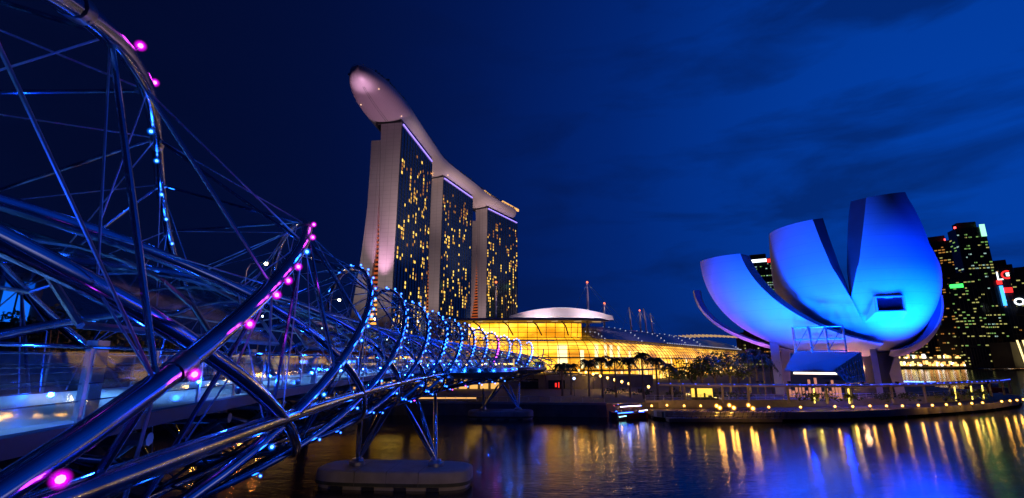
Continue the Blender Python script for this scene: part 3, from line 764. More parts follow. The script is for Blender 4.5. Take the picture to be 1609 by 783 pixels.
# even spacing
raw = [cr_pt(i / 400) for i in range(401)]; acc = [0]
for a, b in zip(raw, raw[1:]): acc.append(acc[-1] + (b - a).length)
LT = acc[-1]
def cp_(s):
    s = max(0, min(LT, s)); i = next((k for k in range(400) if acc[k + 1] >= s), 399)
    u = (s - acc[i]) / max(1e-6, acc[i + 1] - acc[i]); return raw[i].lerp(raw[i + 1], u)
park = empty('sky_park_deck', (0, 0, 0), 'long boat shaped pale rooftop deck resting across the three hotel towers', 'rooftop deck')
rows, top_, dirs = [], [], []
NS = 90
for i in range(NS + 1):
    t = i / NS; s = LT * (1 - cos(pi * min(1, t * 1.0))) / 2 if False else LT * t ** 1.25
    c = cp_(s); d = (cp_(s + 2) - cp_(s - 2)).normalized(); e = Vector((-d.y, d.x, 0))
    q = min(1, s / 62); w = 18.5 * math.sqrt(max(0.0004, 1 - (1 - q) ** 2)); q2 = min(1, (LT - s) / 26); w *= math.sqrt(max(.003, 1 - (1 - q2) ** 2)) ** .8
    dep = 9.8 * (w / 18.5) ** .55
    zt = 209.5
    ring = []
    for j in range(17):
        a = pi * j / 16; ring.append(c + e * (w * cos(a)) + Vector((0, 0, zt - 1.6 * min(1, w / 8) - dep * sin(a) ** .8)))
    rows.append([c + e * w + Vector((0, 0, zt))] + ring + [c - e * w + Vector((0, 0, zt))]); top_.append((c, e, w, zt))
def hull_mat():
    m = mat('hull_panels', (.66, .58, .62), .5, .1); t = m.node_tree; b = t.nodes['Principled BSDF']
    tcn = t.nodes.new('ShaderNodeTexCoord'); br = t.nodes.new('ShaderNodeTexWave'); br.inputs['Scale'].default_value = .55; br.bands_direction = 'Y'
    b2 = t.nodes.new('ShaderNodeTexWave'); b2.inputs['Scale'].default_value = .35; b2.bands_direction = 'X'
    mu = t.nodes.new('ShaderNodeMath'); mu.operation = 'MAXIMUM'
    t.links.new(tcn.outputs['Object'], br.inputs[0]); t.links.new(tcn.outputs['Object'], b2.inputs[0]); t.links.new(br.outputs[1], mu.inputs[0]); t.links.new(b2.outputs[1], mu.inputs[1])
    mr = t.nodes.new('ShaderNodeMapRange'); mr.inputs[1].default_value = .9; mr.inputs[2].default_value = 1.; mr.inputs[3].default_value = 1; mr.inputs[4].default_value = .62; t.links.new(mu.outputs[0], mr.inputs[0])
    sc2 = t.nodes.new('ShaderNodeVectorMath'); sc2.operation = 'SCALE'; sc2.inputs[0].default_value = (.66, .58, .62); t.links.new(mr.outputs[0], sc2.inputs['Scale']); t.links.new(sc2.outputs[0], b.inputs['Base Color'])
    return m
hm = MB(); hm.grid(rows); hull = hm.build('hull', hull_mat(), park, True)
tm = MB(); tm.grid([[c + e * w * .985 + Vector((0, 0, z - .02)), c - e * w * .985 + Vector((0, 0, z - .02))] for c, e, w, z in top_]); tm.build('deck_floor', DARKM, park)
rm = MB()
for sg in (1, -1): rm.tube([c + e * sg * w * .97 + Vector((0, 0, z + 1.1)) for c, e, w, z in top_], .12, 5)
rm.build('edge_rail', STEEL_D, park)
lnm = MB()
for off in (-.12, .12): lnm.tube([r_[9] * (1 - abs(off)) + r_[9 + (2 if off > 0 else -2)] * abs(off) + Vector((0, 0, -.05)) for r_ in rows[6:34]], .16, 4)
lnm.build('hull_track', DARKM, park)
# plants and small lights along the deck edge
LEAF = mat('leaf_green', (.05, .09, .03), .6, noise=(.5, .4)); BARK = mat('bark', (.12, .09, .06), .9, noise=(3, .3))
bm_ = MB()
rn = random.Random(5)
for i in range(6, NS, 1):
    c, e, w, z = top_[i]
    for q in range(2):
        p = c - e * (w * (.86 * (1 if q else -1))) + Vector((0, 0, z)); 
        for k in range(7):
            o_ = Vector((rn.uniform(-1.6, 1.6), rn.uniform(-1.6, 1.6), rn.uniform(.2, 2.6))); bm_.ball(p + o_, rn.uniform(.4, .9), 5)
o = bm_.build('rooftop_planting', LEAF, park); o['kind'] = 'stuff'
pv = [(LT - 62, 26, 9), (LT - 100, 8, 4)]
for s, l_, h_ in pv:
    c = cp_(s); d = (cp_(s + 3) - cp_(s - 3)).normalized(); M = Matrix.Translation(c + Vector((0, 0, 209.6))) @ Matrix(((d.x, -d.y, 0, 0), (d.y, d.x, 0, 0), (0, 0, 1, 0), (0, 0, 0, 1)))
    pb = MB().box(-l_ / 2, -8, 0, l_ / 2, 8, h_, 0, M).build('rooftop_pavilion', PALE, park)
    MB().box(l_ / 2 + 1, -17.2, .1, l_ / 2 + 44, -15.5, 3.2, 0, M).build('bar_lights', emis('bar_amber', (1, .5, .12), 1.3), pb)
    if l_ < 10: break
es_ = []
for i in (8, 14, 20, 46, 52, 58, 66, 74):
    r_ = rows[i]; k = 5 if i % 4 else 13; es_.append(MB().ball(r_[k] + Vector((0, 0, -.3)), .55 if i < 30 else .7, 6))
many('hull_downlight', es_, emis('hull_spot', (1, .6, .35), 1.4), park, 30)
rb_ = MB().ball(cp_(LT - 2) + Vector((0, 0, 209)), .7, 6).build('beacon', emis('red_beacon', (1, .05, .05), 6), park)
# unseen spots added to light the end walls and the hull
for (p, E_, c_, a, sz) in (((-108, 262, 20), 210000, (1, .78, .80), (-96, 347, 95), 62), ((-96, 341, 60), 330000, (1, .5, .8), (-100, 325, 205), 70), ((-107.5, 300, 185), 15000, (1, .55, .85), (-108, 300, 205), 90),
                           ((-66, 390, 20), 260000, (1, .74, .76), (-84, 463, 105), 60), ((-30, 500, 18), 290000, (1, .70, .76), (-44, 566, 100), 60), ((-40, 300, 30), 1200000, (1, .7, .68), (-84, 430, 205), 46),
                           ((-10, 430, 30), 1000000, (1, .68, .62), (-60, 530, 205), 46), ((40, 520, 30), 800000, (1, .66, .6), (-15, 610, 205), 46), ((-84, 462, 198), 14000, (1, .5, .1), (-82, 452, 206), 120)):
    lamp('facade_fill', p, E_ * .66, c_, 1.5, None, 'SPOT', a, sz, .8)

# ============================================================ SHOPPING MALL
mall = empty('glass_mall', (0, 0, 0), 'long low mall with bulging gold lit glass walls and a white domed roof', 'mall')
path = [(-30, 187), (-15, 185.5), (0, 184.5), (15, 184), (28, 184.5), (38, 188), (47, 195), (60, 210), (78, 234), (98, 262), (120, 292), (145, 327), (170, 362), (199, 402)]
def resamp(pts, st):
    pts = [Vector((*p, 0)) for p in pts]; o_ = [pts[0]]; carry = 0
    for a, b in zip(pts, pts[1:]):
        l = (b - a).length; t = st - carry
        while t <= l: o_.append(a.lerp(b, t / l)); t += st
        carry = l - (t - st)
    return o_
pp = resamp(path, 2.0)
pn = []
for i, p in enumerate(pp):
    d = (pp[min(len(pp) - 1, i + 3)] - pp[max(0, i - 3)]).normalized(); pn.append(Vector((-d.y, d.x, 0)))
prof = [(0, 2.6), (0, 5.2), (0, 7.6), (.1, 9.6), (.5, 11.6), (1.2, 13.4), (2.3, 15.1), (3.8, 16.7), (5.7, 18.), (8., 19.1), (10.6, 19.9), (13.4, 20.3)]
wid = [1.35 - .0 * i for i in range(len(pp))]
def mp_(i, o_, z): return pp[i] + pn[i] * o_ + Vector((0, 0, z))
rows = [[mp_(i, o_, z) for o_, z in prof] for i in range(len(pp))]
MB().grid(rows).build('glass_wall', glass('mall_glass', (1, .93, .75), .93, .04), mall, True)
ml = MB()
for i in range(0, len(pp), 2): ml.tube(rows[i], .10 + .0006 * i, 4)
for j in range(1, len(prof)): ml.tube([r_[j] + Vector((0, 0, 0)) for r_ in rows], .085, 4)
ml.build('glazing_bars', DARKM, mall)
def glow_mat():
    m = bpy.data.materials.new('lit_interior'); m.use_nodes = True; t = m.node_tree; b = t.nodes['Principled BSDF']; b.inputs['Base Color'].default_value = (.4, .3, .15, 1)
    tcn = t.nodes.new('ShaderNodeTexCoord'); mpn = t.nodes.new('ShaderNodeMapping'); mpn.inputs['Scale'].default_value = (.07, .07, .16); t.links.new(tcn.outputs['Object'], mpn.inputs[0])
    no = t.nodes.new('ShaderNodeTexNoise'); no.inputs['Scale'].default_value = 1; no.inputs['Detail'].default_value = 5; t.links.new(mpn.outputs[0], no.inputs[0])
    cr_ = t.nodes.new('ShaderNodeValToRGB'); e = cr_.color_ramp; e.elements[0].position = .33; e.elements[0].color = (.42, .15, .002, 1); e.elements[1].position = .72; e.elements[1].color = (1.7, 1.05, .16, 1)
    q = e.elements.new(.5); q.color = (.95, .46, .02, 1); t.links.new(no.outputs[0], cr_.inputs[0]); t.links.new(cr_.outputs[0], b.inputs['Emission Color']); b.inputs['Emission Strength'].default_value = 2.2
    return m
GLOW = glow_mat()
MB().grid([[mp_(i, 9, 2.6), mp_(i, 9, 12), mp_(i, 12, 18.6)] for i in range(len(pp))]).build('lit_back_wall', GLOW, mall)
fl_ = MB()
for z, o0 in ((7.4, 2.2), (12.4, 3.4)): fl_.grid([[mp_(i, o0, z), mp_(i, 8.9, z), mp_(i, 8.9, z - .5), mp_(i, o0, z - .5), mp_(i, o0, z)] for i in range(len(pp))])
fl_.build('gallery_floor', mat('gallery', (.45, .3, .15), .6), mall)
wh = MB()
for i, z0, z1, k in ((24, 7.8, 17, 0), (25, 7.8, 17, 0), (29, 8, 15, 0), (33, 8, 17.2, 1), (36, 8.2, 17.2, 1), (38, 9, 17.2, 1), (41, 12, 17, 1), (46, 9, 15, 0), (58, 8, 12, 1), (64, 8, 12, 0), (72, 8, 13, 1), (85, 8, 13, 0), (99, 8, 12, 1)):
    a, b = mp_(i, 6.5, z0), mp_(i + 1, 6.5, z0); a2, b2 = a.copy(), b.copy(); a2.z = b2.z = z1; wh.quad(a, b, b2, a2)
wh.build('shop_light', emis('shop_white', (1, .85, .5), 2.2), mall)
# ground floor shop fronts
sf = MB()
rn = random.Random(9)
for i in range(4, len(pp) - 2, 2):
    if rn.random() < .75: a, b = mp_(i, 4.5, 3), mp_(i + 1, 4.5, 3); h_ = rn.uniform(2, 4); sf.quad(a, b, b + Vector((0, 0, h_)), a + Vector((0, 0, h_)))
sf.build('shopfront_light', emis('shop_warm', (1, .72, .3), 2.4), mall)
# upper hall at the north end with a flat overhanging eave
up_ = MB(); up_.grid([[mp_(i, 13.4, 20.3), mp_(i, 11.8, 26.3)] for i in range(6, 34)]); up_.build('upper_glass', glass('mall_glass2', (1, .93, .75), .92, .04), mall)
MB().grid([[mp_(i, 17.5, 19.4), mp_(i, 17.5, 26.2)] for i in range(5, 35)]).build('upper_lit_wall', GLOW, mall)
ub = MB()
for i in range(6, 34, 2): ub.tube([mp_(i, 13.3, 20.3), mp_(i, 11.7, 26.3)], .12, 4)
for z in (22.2, 24.2): ub.tube([mp_(i, 13.4 - (z - 20.3) * .27, z) for i in range(6, 34)], .08, 4)
for i in range(7, 33, 6):
    ub.tube([mp_(i, 6.2, 26.2), mp_(i + 1, 9., 24.6), mp_(i + 2, 11.8, 21)], .3, 5); 
ub.build('upper_glazing_bars', DARKM, mall)
st_ = MB()
for i in range(8, 34, 5): st_.tube([mp_(i, 7.5, 26.35), mp_(i + 1, 4.2, 26.1)], .28, 5)
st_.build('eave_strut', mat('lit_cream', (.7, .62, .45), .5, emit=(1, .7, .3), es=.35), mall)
ev = MB(); er = [[mp_(i, 3.2 + (1.5 if i in (2, 37) else 0), 26.7), mp_(i, 5.5, 27.5), mp_(i, 20, 28.3), mp_(i, 30, 28.4), mp_(i, 30, 27.4), mp_(i, 12, 26.4), mp_(i, 3.2, 26.3), mp_(i, 3.2, 26.7)] for i in range(2, 37)]
ev.grid(er); ev.add(er[0][:7], [tuple(range(7))]); ev.add(er[-1][:7], [tuple(range(7))]); ev.build('eave_roof', mat('grey_roof', (.22, .2, .2), .6, noise=(.2, .15)), mall)
# white domed louvre roof behind
for k in range(5):
    m_ = MB(); rr_ = []
    x0, x1 = 2 + k * 4, 46 - k * .5
    for i in range(25):
        t = i / 24; x = x0 + (x1 - x0) * t; h_ = 28.3 + (5.2 - .0 * k) * sin(pi * (t * .86 + .07)) ** .8 * (1 - .04 * k) + k * .35
        rr_.append([Vector((x - 3, 203 + k * 4.5, 27.7)), Vector((x - 3, 204.5 + k * 4.5, h_ - .3)), Vector((x - 3, 209 + k * 4.5, h_ + .2)), Vector((x - 3, 209 + k * 4.5, h_ - .1))])
    m_.grid(rr_); m_.build('dome_louvre', WHITE, mall, True)
# long shell roof over the west side
sh = []
for i in range(34, len(pp)):
    f_ = min(1, (i - 34) / 14); g_ = min(1, (len(pp) - 1 - i) / 8)
    z1 = 20.6 + 6.2 * math.sqrt(max(0, f_)) * (.45 + .55 * g_)
    sh.append([mp_(i, 8.5 - 4.5 * f_ * 0 + .2, 19.6), mp_(i, 13, 21.4 + (z1 - 21.4) * .35), mp_(i, 20, z1 - .9), mp_(i, 28, z1), mp_(i, 38, z1 - .6), mp_(i, 38, 19)])
MB().grid(sh).build('shell_roof', mat('roof_sheet', (.45, .44, .52), .35, .3, noise=(.1, .1)), mall, True)
rd = []
for c_ in (38, 56, 74, 92, 108, len(pp) - 3):
    for j in range(9):
        t = j / 8; i = min(len(pp) - 1, c_); r_ = sh[i - 34]; q = t * 3; a = int(min(2, q)); p = r_[a].lerp(r_[a + 1], q - a); rd.append(MB().ball(p + Vector((0, 0, .25)), .14 + .0016 * i, 5))
for i in range(76, len(pp), 2): rd.append(MB().ball(sh[i - 34][0] + Vector((0, 0, .3)), .26, 5))
many('roof_light', rd, emis('roof_dot', (.8, .8, 1), 1.0), mall, 100)
ff = MB()
fan0 = at(1112, 527, D=400)
for i in range(15):
    t = i / 14; a = R(-25 + 150 * t); ff.tube([fan0 + Vector((-26 + 46 * t, 4 * sin(a), 1.2 * sin(pi * t) - .6)), fan0 + Vector((-22 + 44 * t, -8, -2.4 + .8 * sin(pi * t)))], .35, 4)
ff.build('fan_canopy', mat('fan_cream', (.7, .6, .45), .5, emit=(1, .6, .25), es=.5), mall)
for (p, E_, c_, a, sz) in (((12, 196, 29.5), 5200, (1, .75, .85), (14, 206, 33), 165), ((32, 196, 29.5), 5200, (1, .72, .85), (34, 206, 33), 165), ((150, 250, 8), 60000, (.30, .20, 1), (105, 290, 24), 60), ((76, 196, 8), 22000, (.6, .45, 1), (62, 226, 24), 70)):
    lamp('roof_flood', p, E_, c_, .8, None, 'SPOT', a, sz, .8)
# masts with stays and red lamps
for i, (px, y0, y1, D, lean, kk) in enumerate(((924.5, 497, 445, 235, 0, 0), (779, 499, 445, 212, 0, 1), (950, 500, 478, 250, 1, 2), (991, 520, 483, 300, -2, 3), (1007, 520, 489, 310, 0, 4), (1014, 522, 485, 305, -3, 5), (1024, 523, 492, 315, -2.5, 6))):
    lab = ['tallest white mast with a red lamp rising behind the domed roof', 'white mast with a red lamp in front of the farthest tower', 'short white mast just right of the tallest mast', 'slim mast at the left of the cluster over the shell roof',
           'thin mast with a red lamp inside the cluster over the shell roof', 'leaning mast in the middle of the cluster over the shell roof', 'last leaning mast at the right of the cluster over the shell roof'][i]
    b, t = at(px + lean * -1, y0, D=D), at(px, y1, D=D); t = Vector((b.x + (lean * .5), b.y, t.z)); e = empty('stay_mast', b, lab, 'mast', 'cable stay masts on the mall roof'); z = Vector((0, 0, 0))
    MB().tube([z - Vector((0, 0, 5)), (t - b) * .5, t - b], [.5, .55, .3], 8).build('mast', WHITE, e, True)
    s_ = MB()
    for dx, dy in ((14, 4), (-9, 8), (22, 12)): s_.tube([t - b, Vector((dx * (.6 if i != 0 else 1), dy, -3))], .07, 4)
    s_.build('stay_cable', STEEL_D, e)
    if i in (0, 1, 2, 4): MB().ball(t - b + Vector((0, 0, .4)), .5, 6).build('mast_lamp', emis('red_lamp', (1, .12, .03), 5), e)
    lamp('mast_flood', b + Vector((0, -6, 1)), 1500, (1, .6, .4), .3, None, 'SPOT', t, 40, .8)
# glowing convention hall west of the towers, seen through the helix
ch = empty('convention_hall', (0, 0, 0), 'low gold lit hall with a brown roof glowing through the far hoops of the footbridge', 'hall')
MB().box(-125, 193, 2.6, -34, 197, 12.5).build('lit_back_wall', GLOW, ch)
MB().prism([(-128, 187), (-33, 187), (-33, 240), (-128, 240)], 12.51, 14.6).build('roof', mat('brown_roof', (.25, .12, .06), .7, noise=(.2, .2)), ch)
hb = MB()
for i in range(24): hb.tube([(-124 + i * 3.8, 189, 2.6), (-124 + i * 3.8, 189, 12.5)], .12, 4)
for z in (5.5, 8.5): hb.tube([(-125, 189, z), (-34, 189, z)], .09, 4)
hb.build('glazing_bars', DARKM, ch)
# low podium at the foot of the mall, under the bridge end
pod_ = empty('promenade_podium', (0, 0, 0), 'low dark stone podium with lit shopfronts behind the palms', 'podium')
pw = MB(); pw.box(-70, 150, 2.6, 24, 182, 6.6); pw.prism([(24.003, 150), (48, 168), (44, 182), (24.003, 182)], 2.6, 6.2); pw.build('podium_block', CONC_D, pod_)
gl_ = MB()
for i in range(12): gl_.box(-66 + i * 2.7, 149.6, 2.7, -66.3 + (i + 1) * 2.7, 149.98, 5.7)
for i in range(9): gl_.box(-32 + i * 3.2, 149.6, 2.7, -29.6 + i * 3.2, 149.98, 5.4)
gl_.build('shop_window', emis('shop_orange', (1, .5, .12), 1.1), pod_)
MB().box(2, 149.5, 2.7, 8, 149.97, 5.6).box(11, 149.5, 2.7, 16, 149.97, 5.2).build('dark_window', mat('dark_glass', (.01, .015, .03), .08), pod_)
MB().box(13, 149.3, 3.2, 13.5, 149.48, 4.4).box(14, 149.3, 3.0, 14.3, 149.48, 4.6).build('red_window', emis('red_window', (1, .03, .02), 1.3), pod_)
rl = MB()
rl.box(-75, 112, 2.65, -8, 112.3, 2.9); rl.build('step_light', emis('step_light', (1, .5, .15), 1.2), pod_)
# ============================================================ PROMENADE
bw_o = [(27.5, 97.5), (28.5, 95.2), (35, 93.7), (46.4, 92.8), (58.8, 93.7), (73.7, 97.7), (93.3, 105.6), (107, 112), (124, 122.5), (139, 136), (147, 150)]
bw_i = [(27.5, 102.4), (28.5, 102.6), (35.2, 103.6), (46.6, 104.2), (59.8, 105.2), (75.8, 107.7), (93.5, 113.2), (103, 117.4), (112, 121.6), (126.7, 132.4), (135.7, 146.6)]
MB().prism(bw_o + bw_i[::-1], .5, 1.5).build('boardwalk', mat('boards', (.13, .11, .09), .7, noise=(.8, .3)))['kind'] = 'structure'
bp = empty('boardwalk_edge', (0, 0, 0), 'pale concrete edge beam and dark piles carrying the curved boardwalk', 'boardwalk edge')
m_ = MB(); oo = resamp(bw_o, 3)
m_.grid([[p + Vector((0, -.02, 1.7)), p + Vector((.02, -.3, 1.7)), p + Vector((.02, -.3, .45)), p + Vector((0, .0, .45)), p + Vector((0, -.02, 1.7))] for p in oo]); m_.build('edge_beam', CONC, bp)
many('pile', [MB().tube([p + Vector((0, .8, -1)), p + Vector((0, .8, .5))], .3, 8) for p in oo[::2]], CONC_D, bp, 40)
up = empty('upper_parapet', (0, 0, 0), 'low pale parapet along the upper promenade behind the boardwalk lamps', 'parapet')
ii = resamp(bw_i, 2)
MB().grid([[p + Vector((0, -.05, 1.5)), p + Vector((0, -.05, 3.0)), p + Vector((0, .3, 3.0)), p + Vector((0, .3, 2.6))] for p in ii]).build('parapet_wall', CONC, up)
rp = [MB().tube([p + Vector((0, .1, 3)), p + Vector((0, .1, 4.0))], .045, 4) for p in ii]
many('parapet_post', rp, STEEL_D, up, 100)
for z in (4.0, 3.5): MB().tube([p + Vector((0, .1, z)) for p in ii], .04, 4).build('parapet_rail', STEEL_D, up)
# left quay railing
ur = empty('quay_railing', (0, 0, 0), 'thin dark railing on the quay wall left of the boats', 'railing')
qq = resamp([(-14, 104.9), (8.4, 102.1), (19, 101.3)], 2.2)
MB().tube([p + Vector((0, 0, 3.75)) for p in qq], .04, 4).build('rail', STEEL_D, ur)
many('post', [MB().tube([p + Vector((0, 0, 2.75)), p + Vector((0, 0, 3.8))], .05, 4) for p in qq], STEEL_D, ur)
# boardwalk lamps
LP = [(975,637),(1000,637),(1024,638),(1048,637),(1075,638),(1101,638),(1208,640),(1258,640),(1312,639),(1340,639),(1367,638),(1393,638),(1418,638),(1443,637),(1465,637),(1487,636),(1508,635),(1527,634),(1544,633),(1574,631),(1587,630),(1598,629),(1608,628)]
def bollard(px, py, r=.17, E_=60, big=0):
    p = at(px, py, z=2.2); e = empty('boardwalk_lamp', (p.x, p.y, 1.5), 'small warm lamp in the row along the boardwalk edge', 'lamp', 'lamps along the boardwalk')
    MB().lathe([(.09, 0), (.07, .5)], 8).lathe([(.16, .5), (.12, .58)], 8).build('post', DARKM, e)
    MB().ball((0, 0, .7), r, 8).build('bulb', WARM, e, True)
    lamp('lamp_light', p + Vector((0, -.3, .1)), E_, (1, .45, .06), .12); MB().ball((0, 0, .7), r * 2.3, 12).build('lamp_halo', halo_mat('halo_warm', (1, .38, .02), 1.), e, True)  # outer shell paints the bulb's halo
for px, py in LP: bollard(px, py)
for px, py in ((1126, 638), (1131, 641), (1146, 637), (1153, 641), (1176, 637), (1183, 642)): 
    p = at(px, py, z=2.6); e = empty('jetty_lamp', (p.x, p.y, 1.5), 'bright flaring warm lamp in the cluster on the jetty', 'lamp', 'bright lamps on the jetty')
    MB().lathe([(.07, 0), (.06, 1.)], 6).build('post', DARKM, e); MB().ball((0, 0, 1.1), .24, 8).build('bulb', WARM, e, True); lamp('lamp_light', p + Vector((0, -.4, .2)), 110, (1, .45, .06), .15); MB().ball((0, 0, 1.1), .6, 12).build('lamp_halo', halo_mat('halo_warm', (1, .38, .02), 1.), e, True)  # added shell paints a halo round the jetty bulb
# jetty with a gangway frame
jt = empty('jetty', (0, 0, 0), 'low floating jetty with a bowed gangway in front of the kiosk', 'jetty')
J = at(1040, 655, z=.6); J2 = at(1210, 655, z=.6)
MB().box(J.x, 91.2, .1, J2.x, 93.2, .75).build('pontoon', CONC_D, jt)
fr_ = []
for i in range(26):
    x = J.x + 1 + i * .85; m_ = MB(); m_.tube([(x, 92.2, .75), (x + .5, 92.2, 1.9), (x + 1.1, 92.2, 2.1)], .05, 5); fr_.append(m_)
many('gangway_hoop', fr_, STEEL, jt, 30)
MB().tube([(J.x, 91.4, 1.7), (J2.x, 91.4, 1.7)], .05, 5).tube([(J.x, 91.4, 1.25), (J2.x, 91.4, 1.25)], .04, 5).build('handrail', STEEL_D, jt)
# pergola walkway
pg = empty('curved_pergola', (0, 0, 0), 'long thin flat canopy on slim columns curving round the museum', 'pergola')
pc = [at(px, 606, D=D) for px, D in ((1036, 111), (1090, 110), (1140, 111), (1200, 113), (1250, 115), (1300, 118), (1350, 122), (1400, 128), (1450, 136), (1500, 147), (1545, 160), (1575, 172), (1588, 184))]
pts_ = resamp([(p.x, p.y) for p in pc], 2.5)
rows = []
for i, p in enumerate(pts_):
    d = (pts_[min(i + 1, len(pts_) - 1)] - pts_[max(0, i - 1)]).normalized(); n_ = Vector((-d.y, d.x, 0)); z = Vector((0, 0, 5.75))
    rows.append([p - n_ * .3 + z, p - n_ * .3 + z + Vector((0, 0, .38)), p + n_ * 3.2 + z + Vector((0, 0, .5)), p + n_ * 3.2 + z + Vector((0, 0, .1)), p - n_ * .3 + z])
MB().grid(rows).build('canopy_slab', mat('lavender_slab', (.42, .40, .44), .6, noise=(.4, .1)), pg)
col = []
for px in (1061, 1066, 1140, 1182, 1235, 1290, 1343, 1400, 1453):
    i = min(range(len(pts_)), key=lambda q: abs(804.5 + CF * pts_[q].x / (pts_[q].y * cos(CT) - 5 * sin(CT)) - px)); col.append(i)
for i in list(range(col[-1] + 4, len(pts_), 4)): col.append(i)
many('column', [MB().lathe([(.26, 0), (.24, 3.15)], 10, pts_[i] + Vector((.2, .5, 2.6))) for i in col], CONC, pg)
sp_ = [MB().box(-.1, -.1, 0, .1, .1, .18, 0, Matrix.Translation(rows[i][1] + Vector((0, .3, 0)))) for i in range(0, len(rows), 1)]
many('roof_lamp', sp_, emis('pergola_blue', (.05, .1, 1), 2.0), pg)
# kiosk
k0 = at(1093, 628, D=114); k1 = at(1136, 628, D=114)
ko = empty('kiosk', (k0.x, k0.y, 2.6), 'small flat roofed kiosk glowing yellow under the pergola', 'kiosk')
Wk = k1.x - k0.x
MB().box(-.3, -.3, 2.6, Wk + .3, 3.3, 2.85).build('roof', CONC, ko)
MB().box(0, 0, 0, .5, .2, 2.59).box(Wk - .4, 0, 0, Wk, .2, 2.59).box(.5, 0, 0, Wk - .4, .2, .5).build('wall', CONC_D, ko)
MB().box(0, 2.8, 0, Wk, 3, 2.59).build('back_wall', CONC_D, ko)
MB().box(.2, 2.6, .6, Wk - .2, 2.75, 2.4).build('lit_interior', emis('kiosk_yellow', (1, .62, .08), 1.5), ko)
MB().box(2.4, 1.2, .5, 2.7, 1.5, 1.5).box(3.3, 1., .5, 4, 1.4, 1.0).build('counter', DARKM, ko)
# boats
def boat(loc, rz, L_, W_, label, hullc, strips):
    e = empty('river_boat', loc, label, 'boat', 'boats moored by the quay', rz)
    n = 12; rows = []
    for i in range(n + 1):
        t = i / n; w = W_ / 2 * (1 - max(0, (t - .55) / .45) ** 2.2) * (.82 + .18 * min(1, t * 5)); sh_ = .35 * (2 * t - 1) ** 2
        rows.append([Vector((L_ * (t - .5), y * w, z)) for y, z in ((1, .95 + sh_), (.92, .35), (.55, -.25), (-.55, -.25), (-.92, .35), (-1, .95 + sh_), (-.8, .8 + sh_), (.8, .8 + sh_), (1, .95 + sh_))])
    m_ = MB(); m_.grid(rows); m_.add(rows[0][:8], [tuple(range(8))]); m_.build('hull', hullc, e, True)
    cb = MB(); cb.box(-L_ * .36, -W_ * .36, .85, L_ * .15, W_ * .36, 1.35)
    for x in (-.34, -.18, -.02, .13):
        for y in (-1, 1): cb.box(L_ * x - .05, y * W_ * .34 - .05, 1.35, L_ * x + .05, y * W_ * .34 + .05, 2.35)
    cb.build('cabin', mat('cabin_paint', (.2, .1, .08), .5), e)
    rf = MB(); rf.grid([[Vector((x, W_ * .42 * sin(R(a)), 2.3 + .35 * cos(R(a)))) for a in (-90, -45, 0, 45, 90)] for x in (-L_ * .4, L_ * .19)]); rf.grid([[Vector((x, W_ * .42 * sin(R(a)), 2.2 + .35 * cos(R(a)))) for a in (-90, -45, 0, 45, 90)] for x in (-L_ * .4, L_ * .19)]); rf.build('roof', mat('roof_red', (.25, .04, .03), .5), e, True)
    for (x0, x1, y, z, c_) in strips: MB().tube([(L_ * x0, y * W_ * .44, z), (L_ * x1, y * W_ * .44, z + .1)], .05, 6).build('neon_strip', c_, e)
    return e
NB, NW, NR = emis('neon_blue', (.02, .10, 1), 16), emis('neon_white', (.8, .75, 1), 9), emis('neon_red', (1, .05, .15), 5)
DH = mat('hull_dark', (.25, .03, .04), .3); BH_ = mat('hull_blue', (.03, .05, .14), .3)
p = at(992, 657, z=.15); boat((p.x, p.y, .1), R(20), 7.6, 2.6, 'dark red hulled bumboat with blue and white neon strips nearest the camera', DH, [(-.4, .2, -1, 2.3, NW), (-.4, .2, 1, 2.3, NR), (-.48, -.05, -1.05, 1.15, NB), (.2, .45, -.5, 1.35, NW), (-.46, -.25, -1.08, .5, emis('neon_cyan', (.3, .9, 1), 6))])
p = at(972, 648, z=.15); boat((p.x - .5, 98.3, .1), R(-176), 7, 2.2, 'blue lit bumboat moored behind the dark red one', BH_, [(-.4, .2, -1, 2.3, NB), (-.4, .2, 1, 2.3, NB), (-.45, .35, 1.05, 1.2, NB), (-.45, .3, 1.03, .6, NB)])
lamp('boat_fill', at(990, 652, z=1.6) + Vector((-1, -3.2, 0)), 36, (.25, .3, 1), .3)  # unseen lamp in front of the boat, added so its hull shows

